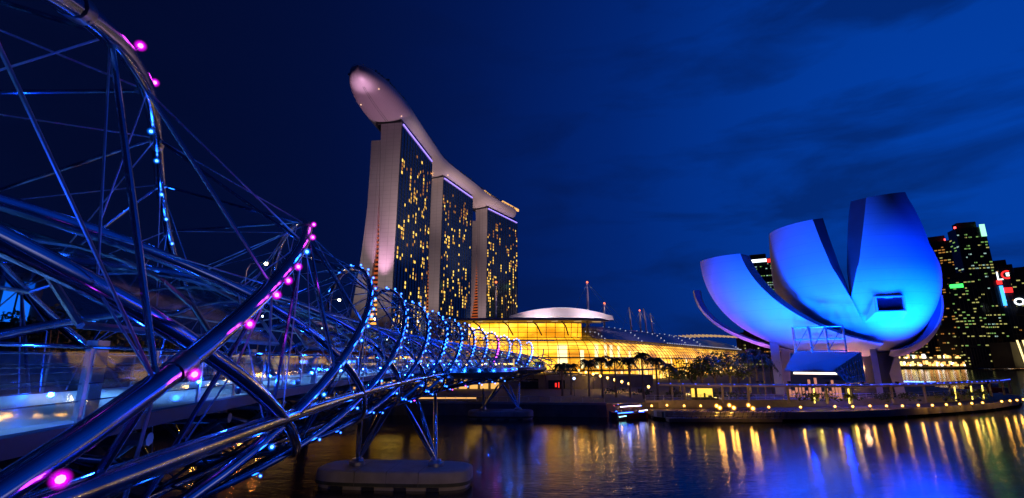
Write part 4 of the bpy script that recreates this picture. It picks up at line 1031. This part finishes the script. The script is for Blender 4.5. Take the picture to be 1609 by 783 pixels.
# ============================================================ PLANTS
def leafy(name, loc, h, rw, label, cat, grp, seed, n=520, col=LEAF, lf=.34, trunk=True, squash=.75):
    rn = random.Random(seed); e = empty(name, loc, label, cat, grp)
    if trunk:
        t_ = MB(); t_.tube([(0, 0, -.2), (.05 * h * rn.uniform(-1, 1), 0, h * .35), (0, .04 * h, h * .62)], [.035 * h, .024 * h, .012 * h], 7)
        for i in range(6): a = rn.uniform(0, 6.28); t_.tube([(0, 0, h * (.3 + .05 * i)), (rw * .35 * cos(a), rw * .35 * sin(a), h * .6), (rw * .75 * cos(a), rw * .75 * sin(a), h * rn.uniform(.65, .85))], [.013 * h, .009 * h, .003 * h], 5)
        t_.build('trunk', BARK, e, True)
    cl_ = [(Vector((rn.gauss(0, rw * .42), rn.gauss(0, rw * .42), h * (.66 if trunk else .5) + rn.gauss(0, h * .15 * squash))), rw * rn.uniform(.2, .42)) for _ in range(15)]
    m_ = MB()
    for i in range(n):
        c_, q = rn.choice(cl_); d = Vector((rn.gauss(0, 1), rn.gauss(0, 1), rn.gauss(0, .7))).normalized() * q * rn.uniform(.55, 1.08); p = c_ + d
        if p.z < .1: p.z = rn.uniform(.1, .5)
        u = Vector((rn.gauss(0, 1), rn.gauss(0, 1), rn.gauss(0, .6))).normalized(); v = u.cross(Vector((rn.gauss(0, 1), rn.gauss(0, 1), rn.gauss(0, 1)))).normalized(); s_ = lf * rn.uniform(.6, 1.4)
        m_.add([p + u * s_, p + v * s_ * .55, p - u * s_, p - v * s_ * .55], [(0, 1, 2, 3)])
    m_.build('crown' if trunk else 'foliage', col, e)
    return e
PALMC = mat('palm_leaf', (.045, .075, .03), .55)
def palm(loc, h, label, seed, k=1.):
    rn = random.Random(seed); e = empty('palm_tree', loc, label, 'palm', 'royal palms along the promenade')
    MB().tube([(0, 0, -.2), (.1, 0, h * .3), (.05, 0, h * .7), (0, 0, h)], [.28, .25, .21, .12], 8).build('trunk', mat('palm_trunk', (.20, .16, .12), .85, noise=(2, .3)), e, True)
    m_ = MB(); nf = 15
    for f in range(nf):
        a = 2 * pi * f / nf + rn.uniform(-.2, .2); ln = rn.uniform(2.3, 3.1) * k; el = rn.uniform(.1, 1.35); pr = []
        for i in range(8):
            t = i / 7; r_ = ln * t * cos(el * (1 - t * .5)); z = h + ln * (sin(el) * t - 1.15 * t * t * (.55 + .45 * cos(el))); pr.append(Vector((r_ * cos(a), r_ * sin(a), z)))
        m_.tube(pr, .03, 3)
        for i in range(1, 8):
            for q in (0, .33, .66):
                if i == 7 and q: continue
                p = pr[i] if not q else pr[i - 1].lerp(pr[i], q); d = (pr[i] - pr[i - 1]).normalized(); sd = d.cross(Vector((0, 0, 1))).normalized(); l_ = 1.15 * k * (1 - .55 * abs(i / 7 - .45))
                for g_ in (-1, 1):
                    tip = p + sd * g_ * l_ * .75 + d * l_ * .45 - Vector((0, 0, l_ * rn.uniform(.25, .7))); m_.add([p - d * .12, p + d * .12, tip], [(0, 1, 2)])
    m_.build('crown', PALMC, e)
PX = [(883, 122, 7.4), (897, 126, 7.), (925, 121, 8.), (946, 117, 8.8), (967, 119, 8.4), (989, 118, 8.4), (1010, 115, 9.6), (1032, 114, 8.6), (1052, 132, 7.2)]
PLb = ['first palm from the bridge end, in front of the dark podium', 'second and shorter palm from the bridge end beside the blue globe lamp', 'third palm from the bridge end', 'fourth palm from the bridge end with a wide crown', 'fifth palm from the bridge end', 'sixth palm from the bridge end', 'tallest palm of the promenade row, in front of the gold glass', 'eighth palm from the bridge end, nearest the pergola start', 'small ninth palm standing behind the pergola start']
for i, (px, D, h) in enumerate(PX):
    p = at(px, 600, D=D); palm((p.x, p.y, 2.6), h, PLb[i], 40 + i)
for i, (px, D, h) in enumerate(((1178, 140, 9.5), (1190, 143, 10.5), (1201, 139, 9.), (1212, 146, 8.))):
    p = at(px, 600, D=D); palm((p.x, p.y, 2.6), h, ['first dark palm of the clump left of the museum', 'tallest dark palm of the clump left of the museum', 'third dark palm of the clump left of the museum', 'dark palm half hidden by the museum leg'][i], 60 + i, 1.1)
YG = mat('leaf_yellow_green', (.10, .12, .02), .6, noise=(.5, .4))
for i, (px, D, h, rw, y) in enumerate(((1068, 138, 8, 4, 0), (1088, 132, 9, 4.2, 0), (1105, 128, 11.5, 4.6, 0), (1124, 134, 10.5, 4.4, 1), (1146, 140, 12, 4.6, 1), (1162, 136, 9.5, 4.2, 1))):
    p = at(px, 600, D=D); leafy('broadleaf_tree', (p.x, p.y, 2.6), h, rw, ['small dark bushy tree at the left end of the grove by the mall', 'second dark bushy tree of the grove by the mall', 'tall open crowned tree against the gold glass of the mall', 'yellow lit tree right of the tall open crowned one', 'widest green tree in the middle of the grove', 'last low yellow green tree before the dark palms'][i], 'tree', 'trees between the mall and the museum', 80 + i, 620, YG if y else LEAF)
    if i % 2 == 0: lamp('tree_light', (p.x + 1, p.y - 3.5, 3.2), 520, (1, .62, .15), .2)
for i, (px, D, w) in enumerate(((1060, 119, 2.4), (1110, 122, 2.8), (1140, 122, 2.2), (1172, 120, 2.6), (1265, 121, 2.4), (1300, 123, 2.8), (1335, 125, 2.2), (1385, 128, 2.6), (1425, 132, 2.6), (1480, 140, 3.), (1522, 150, 3.), (1010, 124, 2.2), (965, 128, 2.4))):
    p = at(px, 610, D=D); leafy('shrub', (p.x, p.y, 2.6), 2.2, w, 'low dark shrub in the planting bed along the promenade', 'shrub', 'shrubs in the promenade beds', 120 + i, 240, LEAF, .22, False)
for i, (px, D) in enumerate(((1276, 118), (1330, 120.5), (1497, 143), (1523, 150), (1541, 156))):
    p = at(px, 606, D=D); e = leafy('uplit_palm_shrub', (p.x, p.y, 2.6), 2.8, 1.1, 'slim plant lit bright yellow from below beside a pergola column', 'plant', 'uplit plants under the pergola', 140 + i, 160, YG, .24, False)
    MB().box(-.12, -.14, .0, .12, -.06, 2.9, 0, Matrix.Rotation(R(4), 4, 'Y')).build('light_strip', emis('strip_yellow', (1, .75, .12), 2.6), e); lamp('plant_light', (p.x, p.y - 1.2, 2.9), 45, (1, .7, .12), .08)
# ramp lights, globe lamp
for i in range(9):
    p = at(898 + i * 11.3, 579 + i * 3.0, D=158 - i * 2.4); e = empty('ramp_lamp', (p.x, p.y, 2.6), 'round warm lamp in the descending row along the stair ramp', 'lamp', 'lamps down the stair ramp')
    MB().tube([(0, 0, 0), (0, 0, p.z - 2.9)], .06, 5).build('post', DARKM, e); MB().ball((0, 0, p.z - 2.6), .36, 8).build('globe', WARM, e, True); lamp('lamp_light', p + Vector((0, -.8, 0)), 260, (1, .5, .1), .2)
for px, py, D, E_, lab, mt_ in ((902, 595, 122, 60, 'blue white globe lamp between the first palms', emis('globe_blue', (.35, .5, 1), 7)), (1019, 608, 118, 60, 'warm globe lamp at the foot of the tallest palm', WARM)):
    p = at(px, py, D=D); e = empty('globe_lamp', (p.x, p.y, 2.6), lab, 'lamp'); MB().tube([(0, 0, 0), (0, 0, p.z - 2.9)], .06, 6).build('post', DARKM, e); MB().ball((0, 0, p.z - 2.6), .32, 8).build('globe', mt_, e, True)
# harbour craft lights and floating stage beyond the museum
bg_ = empty('blue_ferry', at(1400, 592, z=1) * 1, 'low dark ferry with a row of blue lamps beyond the museum', 'boat')
def ferry(px0, px1, py, D, label, lights):
    a, b = at(px0, py, D=D), at(px1, py, D=D); d = b - a; d.z = 0; e = empty('ferry', (a.x, a.y, 0), label, 'boat'); M = Matrix.Rotation(atan2(d.y, d.x), 4, 'Z'); L_ = d.length
    MB().prism([(0, -2), (L_ * .9, -2), (L_, 0), (L_ * .9, 2), (0, 2)], -.3, 1.6, 0, M).build('hull', DH, e)
    MB().box(L_ * .1, -1.5, 1.6, L_ * .8, 1.5, 3.4, 0, M).build('cabin', mat('ferry_cabin', (.05, .06, .12), .4), e)
    q = []
    for (f0, f1, n, k) in lights:
        for i in range(n): t = f0 + (f1 - f0) * i / (n - 1); q.append((MB().box(L_ * t, -1.75, 3.4, L_ * t + L_ * .012 + .2, -1.5, 3.4 + D * .0016, 0, M), k))
    many('deck_lamp', q, [emis('ferry_blue', (.08, .22, 1), 8), NR, NW], e, 60)
bpy.data.objects.remove(bg_)
ferry(1418, 1478, 590, 230, 'low dark ferry with two rows of blue lamps just right of the museum', [(.02, .5, 12, 0), (.62, .8, 5, 0)])
ferry(1512, 1580, 593, 250, 'second dark ferry with blue lamps farther right on the bay', [(.1, .45, 10, 0), (.6, .9, 9, 0)])
# ============================================================ CITY ACROSS THE BAY
WC = [emis('win_yellow', (.9, .85, .25), .5), emis('win_amber', (1, .42, .08), .5), emis('win_green', (.5, 1, .25), .42), emis('win_white', (.6, .95, .85), .6)]
SKB = mat('tower_glass', (.02, .025, .035), .25, noise=(.05, .3)); SKC = mat('tower_stone', (.06, .055, .05), .7, noise=(.05, .3))
def city(px0, px1, pyt, D, label, seed, pal, dens=.25, skin=SKB, turn=0., depth=None, top=None, fh=4.0):
    rn = random.Random(seed); a, b = at(px0, pyt, D=D), at(px1, pyt, D=D * (1 + turn * .05)); H_ = min(a.z, b.z) if pyt < 566 else 12
    a.z = b.z = 2.6; d = b - a; W_ = d.length; d.normalize(); dp = depth or W_ * .7; M = Matrix.Rotation(atan2(d.y, d.x), 4, 'Z')
    e = empty('office_tower' if H_ > 70 else 'waterfront_block', a, label, 'tower' if H_ > 70 else 'building', 'city buildings across the bay'); H_ -= 2.6
    sh_ = MB().box(0, 0, -1, W_, dp, H_, 0, M)
    sh_.build('tower_shaft' if H_ > 70 else 'wall', skin, e)
    MB().box(W_ * .15, dp * .2, H_ + .01, W_ * .8, dp * .8, H_ + min(9, 2 + H_ * .04), 0, M).build('roof_plant', SKC, e)
    cp = MB()
    for i in range(1, 7): cp.box(W_ * i / 7 - .35, -.5, 0, W_ * i / 7 + .35, -.02, H_ - 1, 0, M)
    cp.build('facade_rib', SKC, e)
    ws = []; nx = max(3, int(W_ / 3.8)); nf = int((H_ - 6) / fh)
    for f in range(nf):
        rowd = .85 * dens * rn.choice((.15, .5, 1, 1, 1.8, 2.6))
        for c_ in range(nx):
            if rn.random() < rowd: ws.append((MB().box(W_ * (c_ + .12) / nx, -.3, 3 + f * fh, W_ * (c_ + .12 + rn.choice((.5, .75, .76))) / nx, -.03, 3 + f * fh + fh * .36, 0, M), rn.choice(pal)))
        ny = max(2, int(dp / 6))
        for c_ in range(ny):
            if rn.random() < rowd * .6: ws.append((MB().box(-.3, dp * (c_ + .12) / ny, 3 + f * fh, -.03, dp * (c_ + .8) / ny, 3 + f * fh + fh * .36, 0, M), rn.choice(pal)))
    big = MB()
    for m_, k in ws: big.add(m_.v, m_.f, k)
    if ws: o = big.build('lit_window', WC, e); o['kind'] = 'stuff'
    return e, M, W_, H_
def text(body, size, M, mt_, parent, name='sign'):
    cu = bpy.data.curves.new(name, 'FONT'); cu.body = body; cu.size = size; cu.extrude = .15; cu.offset = size * .03; cu.align_x = 'CENTER'; cu.align_y = 'CENTER'
    tmp = bpy.data.objects.new(name, cu); sc.collection.objects.link(tmp); dg = bpy.context.evaluated_depsgraph_get(); me_ = bpy.data.meshes.new_from_object(tmp.evaluated_get(dg)); bpy.data.objects.remove(tmp)
    o = bpy.data.objects.new(name, me_); sc.collection.objects.link(o); me_.materials.clear(); me_.materials.append(mt_); o.matrix_local = M @ Matrix.Rotation(R(90), 4, 'X'); o.parent = parent
    return o
SW = emis('sign_white', (.85, .95, 1), 2.4); SR = emis('sign_red', (1, .03, .03), 1.5); SG = emis('sign_green', (.05, 1, .12), 2.5); SC = emis('sign_cyan', (.05, .35, 1), 2.6)
e, M, W_, H_ = city(1500, 1547, 356, 900, 'tallest dark office tower with green lit crown corner and red blue sign', 1, [2, 2, 0, 0, 3], .34, turn=.3)
MB().box(W_ * .82, -1.5, H_ - 14, W_ * .99, -.6, H_ + 3, 0, M).build('crown_light', emis('crown_green', (.35, 1, .6), 1.6), e)
MB().box(-1, -1, H_ + .02, .8, 1, H_ + 2.6, 0, M).build('beacon', emis('red_beacon', (1, .05, .05), 6), e)
MB().box(W_ * 1.0, -3, H_ * .42, W_ * 1.0 + 3, -.8, H_ * .56, 0, M).build('vertical_sign', SC, e); MB().box(W_ * .95, -3.6, H_ * .57, W_ * 1.0 + 3, -.8, H_ * .6, 0, M).box(W_ * 1.0 + 4, -3.6, H_ * .51, W_ * 1.0 + 12, -.8, H_ * .545, 0, M).build('red_sign', SR, e)
e, M, W_, H_ = city(1452, 1494, 377, 960, 'dark tower with scattered amber windows rising behind the large petal', 2, [1, 1, 0], .22, SKC)
MB().box(W_ * .75, -1, H_ + .02, W_ * .75 + 1.6, 1, H_ + 2.6, 0, M).build('beacon', emis('red_beacon', (1, .05, .05), 6), e)
e, M, W_, H_ = city(1487, 1530, 434, 885, 'shorter tower with a bright green strip near its top', 3, [2, 0, 0], .4)
MB().box(W_ * .05, -1.2, H_ - 14, W_ * .55, -.5, H_ - 9, 0, M).build('green_strip', SG, e)
e, M, W_, H_ = city(1549, 1590, 415, 930, 'flat topped dark tower with a red and white logo on its corner', 4, [1, 0, 2], .14)
lg = MB(); cx_, cz_ = W_ * .72, H_ - 14
for i in range(14): a0, a1 = R(60 + i * 20), R(60 + (i + 1) * 20); lg.add([M @ Vector((cx_ + r_ * cos(a), -1.2, cz_ + r_ * sin(a))) for r_, a in ((6, a0), (6, a1), (4, a1), (4, a0))], [(0, 1, 2, 3)])
lg.build('round_logo', SR, e); MB().box(cx_ - 1, -2, cz_ - 2, cx_ + 2.5, -1.3, cz_ + 2.5, 0, M).box(cx_ - 10, -2, cz_ - 5, cx_ - 8.5, -1.3, cz_ + 5, 0, M).box(cx_ - 10, -2, cz_ - 6.5, cx_ - 4.5, -1.3, cz_ - 5, 0, M).build('white_logo', SW, e)
e, M, W_, H_ = city(1584, 1640, 424, 880, 'dark tower with a white lit three letter sign at the right edge', 5, [1, 0], .08)
text('OUE', 12, M @ Matrix.Translation((W_ * .34, -1.4, H_ * .68)), SW, e)
e, M, W_, H_ = city(1172, 1212, 405, 900, 'tower with a white and red lit roof sign between two petals', 6, [3, 2, 3], .5, depth=30)
MB().box(W_ * .1, -1.2, H_ * .965, W_ * .8, -.4, H_ - 1, 0, M).build('roof_sign', SW, e); MB().box(W_ * .82, -1.2, H_ * .955, W_ * .99, -.4, H_ * .99, 0, M).build('red_sign', SR, e)
e, M, W_, H_ = city(1156, 1172, 409, 940, 'slim dark tower with a green white lamp at its top corner', 7, [1], .1); MB().box(W_ * .2, -1.2, H_ - 14, W_ * .8, -.4, H_ - 6, 0, M).build('crown_light', emis('crown_green', (.35, 1, .6), 1.6), e)
CB = [(1156, 1198, 526, 700, 0, .4), (1196, 1232, 540, 720, 1, .3), (1404, 1432, 548, 900, 0, .5), (1428, 1456, 528, 920, 1, .5), (1440, 1476, 500, 1000, 1, .3), (1470, 1500, 515, 880, 1, .4), (1545, 1576, 505, 960, 0, .22), (1574, 1612, 500, 990, 1, .12), (1520, 1552, 546, 860, 1, .3), (1250, 1300, 553, 820, 0, .5), (1345, 1400, 556, 840, 0, .6), (1310, 1345, 551, 900, 1, .5)]
CL = ['blocky building low behind the dark palms', 'low block seen past the left museum leg', 'low yellow lit block right of the museum', 'mid height amber lit block behind the small right petal', 'darker taller slab behind the amber lit block', 'amber windowed block at the foot of the tall tower', 'half dark slab right of the tall tower foot', 'nearly unlit slab at the right edge', 'pale low hotel block in front of the tall tower foot', 'far low block glimpsed between the pavilion columns', 'far low block glimpsed right of the lattice column', 'far low block glimpsed under the large petal']
for i, (x0, x1, yt, D, k, dn) in enumerate(CB): city(x0, x1, yt, D, CL[i], 20 + i, [k, k, 0, 3] if k == 0 else [1, 1, 0], dn, SKC if i % 2 else SKB)
# waterfront string of lights and lit colonnade
wf = empty('waterfront_colonnade', (0, 0, 0), 'long low waterfront arcade glowing amber at the water line across the bay', 'arcade')
rn = random.Random(77); q = []
for i in range(120):
    px = 1405 + i * 1.72; p = at(px, 575, D=(850 if px < 1500 else 850 + (px - 1500) * 2.2)); h_ = rn.uniform(2, 9); z = rn.choice((4, 5, 6, 14))
    q.append((MB().box(-rn.uniform(.6, 2), 0, z, rn.uniform(.6, 2), 1, z + h_ * .6, 0, Matrix.Translation((p.x, p.y, 0))), rn.choice((0, 0, 1, 1, 1, 3))))
MBs = MB().box(0, 0, 0, 1, 1, 1)
ar = MB(); a, b = at(1405, 575, D=856), at(1500, 575, D=856); c_ = at(1612, 575, D=1106)
for u, v in ((a, b), (b, c_)):
    d = v - u; d.z = 0; ar.box(0, 1.5, 2, d.length - .5, 14, 16, 0, Matrix.Translation((u.x, u.y, 0)) @ Matrix.Rotation(atan2(d.y, d.x), 4, 'Z'))
ar.build('arcade_block', SKC, wf)
many('arcade_lamp', q, [emis('arc_y', (1, .7, .2), 2.4), emis('arc_a', (1, .42, .1), 2), WC[2], emis('arc_w', (1, .9, .8), 3.5)], wf, 100)
# lit pavilion with slanted bars at the right edge
sb = empty('lit_bar_pavilion', at(1616, 572, D=840) * 1, 'pavilion of bright slanted yellow bars at the right edge of the far shore', 'pavilion')
sb.location.z = 2.6
MB().box(-12, 4, 0, 60, 30, 30).build('dark_block', SKC, sb)
many('lit_bar', [MB().tube([(-4 + i * 7, -1, 1), (-8 + i * 7, -1, 32)], .9, 5) for i in range(6)], emis('bar_yellow', (1, .75, .3), 2.2), sb)
MB().box(20, 8, 30.1, 24, 12, 62).box(14, 6, 62.01, 60, 14, 65).build('crane_top', SKC, sb)

# ============================================================ ROAD BRIDGE AND LEFT BANK
rb = empty('road_bridge', (0, 0, 0), 'long concrete road bridge running alongside behind the footbridge', 'road bridge')
RZ = 10.6
def rib2(l0, l1, z0, z1, s0, s1, st=4):
    m_ = MB(); rows = []; n = int((s1 - s0) / st)
    for i in range(n + 1):
        s = s0 + (s1 - s0) * i / n; x, y, h, dz = fr(s)
        def q(l, z): return Vector((x + l * cos(h), y - l * sin(h), z))
        rows.append([q(l0, z1), q(l1, z1), q(l1, z0), q(l0, z0), q(l0, z1)])
    m_.grid(rows); m_.add(rows[0][:4], [(0, 1, 2, 3)]); m_.add(rows[-1][:4], [(3, 2, 1, 0)]); return m_
rib2(-38, -15, RZ - 1.4, RZ, -44, 150).build('bridge_deck', CONC_D, rb)
rib2(-15.0, -14.7, RZ - .8, RZ + .75, -44, 150).build('parapet', CONC, rb); rib2(-38.3, -38.0, RZ - .8, RZ + .75, -44, 150).build('parapet', CONC, rb)
rib2(-27, -26.4, RZ + .01, RZ + .7, -44, 150).build('median', CONC, rb)
for l in (-15.6, -37.4): rib2(l, l + .06, RZ + 1.2, RZ + 1.3, -44, 150).build('rail', STEEL_D, rb)
for s in (-10, 30, 70, 110):
    for l in (-20, -33): MB().lathe([(1.1, -12), (1.1, 0)], 14, (fr(s)[0] + l * cos(fr(s)[2]), fr(s)[1] - l * sin(fr(s)[2]), RZ - 1.41)).build('bridge_pier', CONC_D, rb, True)
def street(loc, H_, label, armdir):
    e = empty('street_lamp', loc, label, 'street lamp', 'street lamps of the road bridge')
    MB().tube([(0, 0, 0), (0, 0, H_ - 1), (armdir * .4, 0, H_ - .2), (armdir * 2.2, 0, H_)], [.12, .08, .06, .05], 8).build('pole', STEEL_D, e, True)
    MB().box(armdir * 2.2 - .35, -.15, H_ - .06, armdir * 2.2 + .35, .15, H_ + .08).build('lamp_head', DARKM, e)
    MB().ball((armdir * 2.2, 0, H_ - .18), .14 + .0012 * Vector(loc).length, 8).build('bulb', WARMW, e, True)
    lamp('street_light', Vector(loc) + Vector((armdir * 2.2, 0, H_ - .5)), 260, (1, .5, .16), .2)
for px, py, D, lab in ((413, 412, 62, 'tallest looking street lamp, seen through the near helix'), (530, 470, 96, 'street lamp seen beside the second helix hoop'), (419, 517, 140, 'low distant street lamp behind the near tubes'), (587, 500, 118, 'street lamp seen through the third helix hoop')):
    p = at(px, py, D=D); zb = RZ + .7 if D < 120 else 2.3; street((p.x - 1.8, p.y, zb), p.z - zb, lab, 1)
# car light trails stay as parked/queued cars far off: small row of cars on the road bridge
def car(s, lat, label, paint, rev):
    x, y, h, dz = fr(s); loc = (x + lat * cos(h), y - lat * sin(h), RZ + .01); e = empty('car', loc, label, 'car', 'cars on the road bridge', -h + (pi if rev else 0))
    pr = [(-2.1, .35), (-2.1, .8), (-1.5, .9), (-.95, 1.42), (.55, 1.45), (1.15, .98), (2., .85), (2.15, .6), (2.15, .35)]
    m_ = MB(); m_.add([(x_, y_, z_) for x_ in (-.85, .85) for y_, z_ in pr], [tuple(range(8, -1, -1)), tuple(range(9, 18))] + [(i, (i + 1) % 9, 9 + (i + 1) % 9, 9 + i) for i in range(9)]); m_.build('body', paint, e)
    MB().box(-.865, -.8, .98, .865, .5, 1.33).build('side_window', mat('car_glass', (.01, .01, .015), .1), e)
    for wy in (-1.35, 1.35):
        for wx in (-.8, .8): MB().tube([(wx - .1, wy, .33), (wx + .1, wy, .33)], .33, 12).build('wheel', mat('tyre', (.02, .02, .02), .8), e)
    for wx in (-.62, .62): MB().ball((wx, 2.16, .68), .11, 6).build('headlight', WARMW, e); MB().box(wx - .14, -2.13, .62, wx + .14, -2.08, .78).build('tail_light', emis('tail', (1, .02, .01), 5), e)
for s, lat, lab, c_, rv in ((22, -19, 'silver car nearest on the road bridge', (.4, .4, .42), 1), (40, -23, 'dark red car on the road bridge', (.2, .02, .02), 0), (58, -19, 'white taxi like car on the road bridge', (.7, .7, .7), 1), (80, -23, 'farthest blue car on the road bridge', (.03, .06, .2), 0)):
    car(s, lat, lab, mat('paint_%d' % s, c_, .25, .2), rv)
# trees on the left bank, some with orange light put into the leaf colour besides unseen lamps
lt_ = [(20, 150, 22), (60, 140, 20), (95, 150, 21), (130, 160, 20), (165, 150, 19), (205, 165, 18), (250, 170, 17), (300, 170, 15), (340, 160, 12), (372, 150, 9), (400, 146, 8.5), (430, 150, 9)]
for i, (px, D, h) in enumerate(lt_):
    p = at(px, 560, D=D); orange = i >= 7
    leafy('rain_tree', (p.x, p.y, 2.3), h, h * .42, ('dark rain tree' if not orange else 'orange lit rain tree') + ' number %s from the left behind the road bridge' % ['one', 'two', 'three', 'four', 'five', 'six', 'seven', 'eight', 'nine', 'ten', 'eleven', 'twelve'][i], 'tree', 'trees behind the road bridge', 200 + i, 700, LEAF if not orange else mat('leaf_lit_orange', (.12, .09, .02), .6, noise=(.5, .4)), .5)
    if orange: lamp('tree_light', (p.x + 2, p.y - 6, 6), 1500, (1, .33, .05), .3)
# blue lit screen building at the far left
p = at(-6, 505, D=150); q_ = at(42, 505, D=150)
bb = empty('blue_screen_building', (p.x, p.y, 2.3), 'building with a tall bright blue lit panel at the left edge', 'building', None, atan2(q_.y - p.y, q_.x - p.x)); W_ = (q_ - p).length; zt = at(0, 440, D=150).z - 2.3; zb = p.z - 2.3
MB().box(-6, .5, 0, W_ + 1.5, 14, zt + 2).build('wall', CONC_D, bb)
MB().box(0, .1, zb, W_, .49, zt).build('screen', emis('screen_blue', (.005, .16, 1), 1.0), bb)
MB().box(W_ * .45, -.1, zb - .5, W_ * .52, .09, zt + 1).box(-1, -.1, zb - 1, W_ + 1, .45, zb - .02).build('mullion', DARKM, bb)
# thin flag poles on the left bank
for px, y0, y1, D, lab in ((83, 565, 490, 118, 'thin leaning pole standing behind the road bridge'), (95, 550, 505, 122, 'short orange pole beside the thin leaning one')):
    a, b = at(px - 8, y0, D=D), at(px, y1, D=D); e = empty('flag_pole', (a.x, a.y, 2.3), lab, 'pole'); MB().tube([(0, 0, 0), (0, 0, a.z - 2.3), (b.x - a.x, b.y - a.y, b.z - 2.3)], .12, 6).build('pole', mat('orange_pole', (.5, .25, .08), .6), e)
# unseen spot added near the viewpoint as a street lamp, lighting the pier caps
lamp('street_light', (7, 9, 8.5), 5200, (1, .62, .36), .1, None, 'SPOT', (-9.5, 47, .6), 22, .4)
#@@
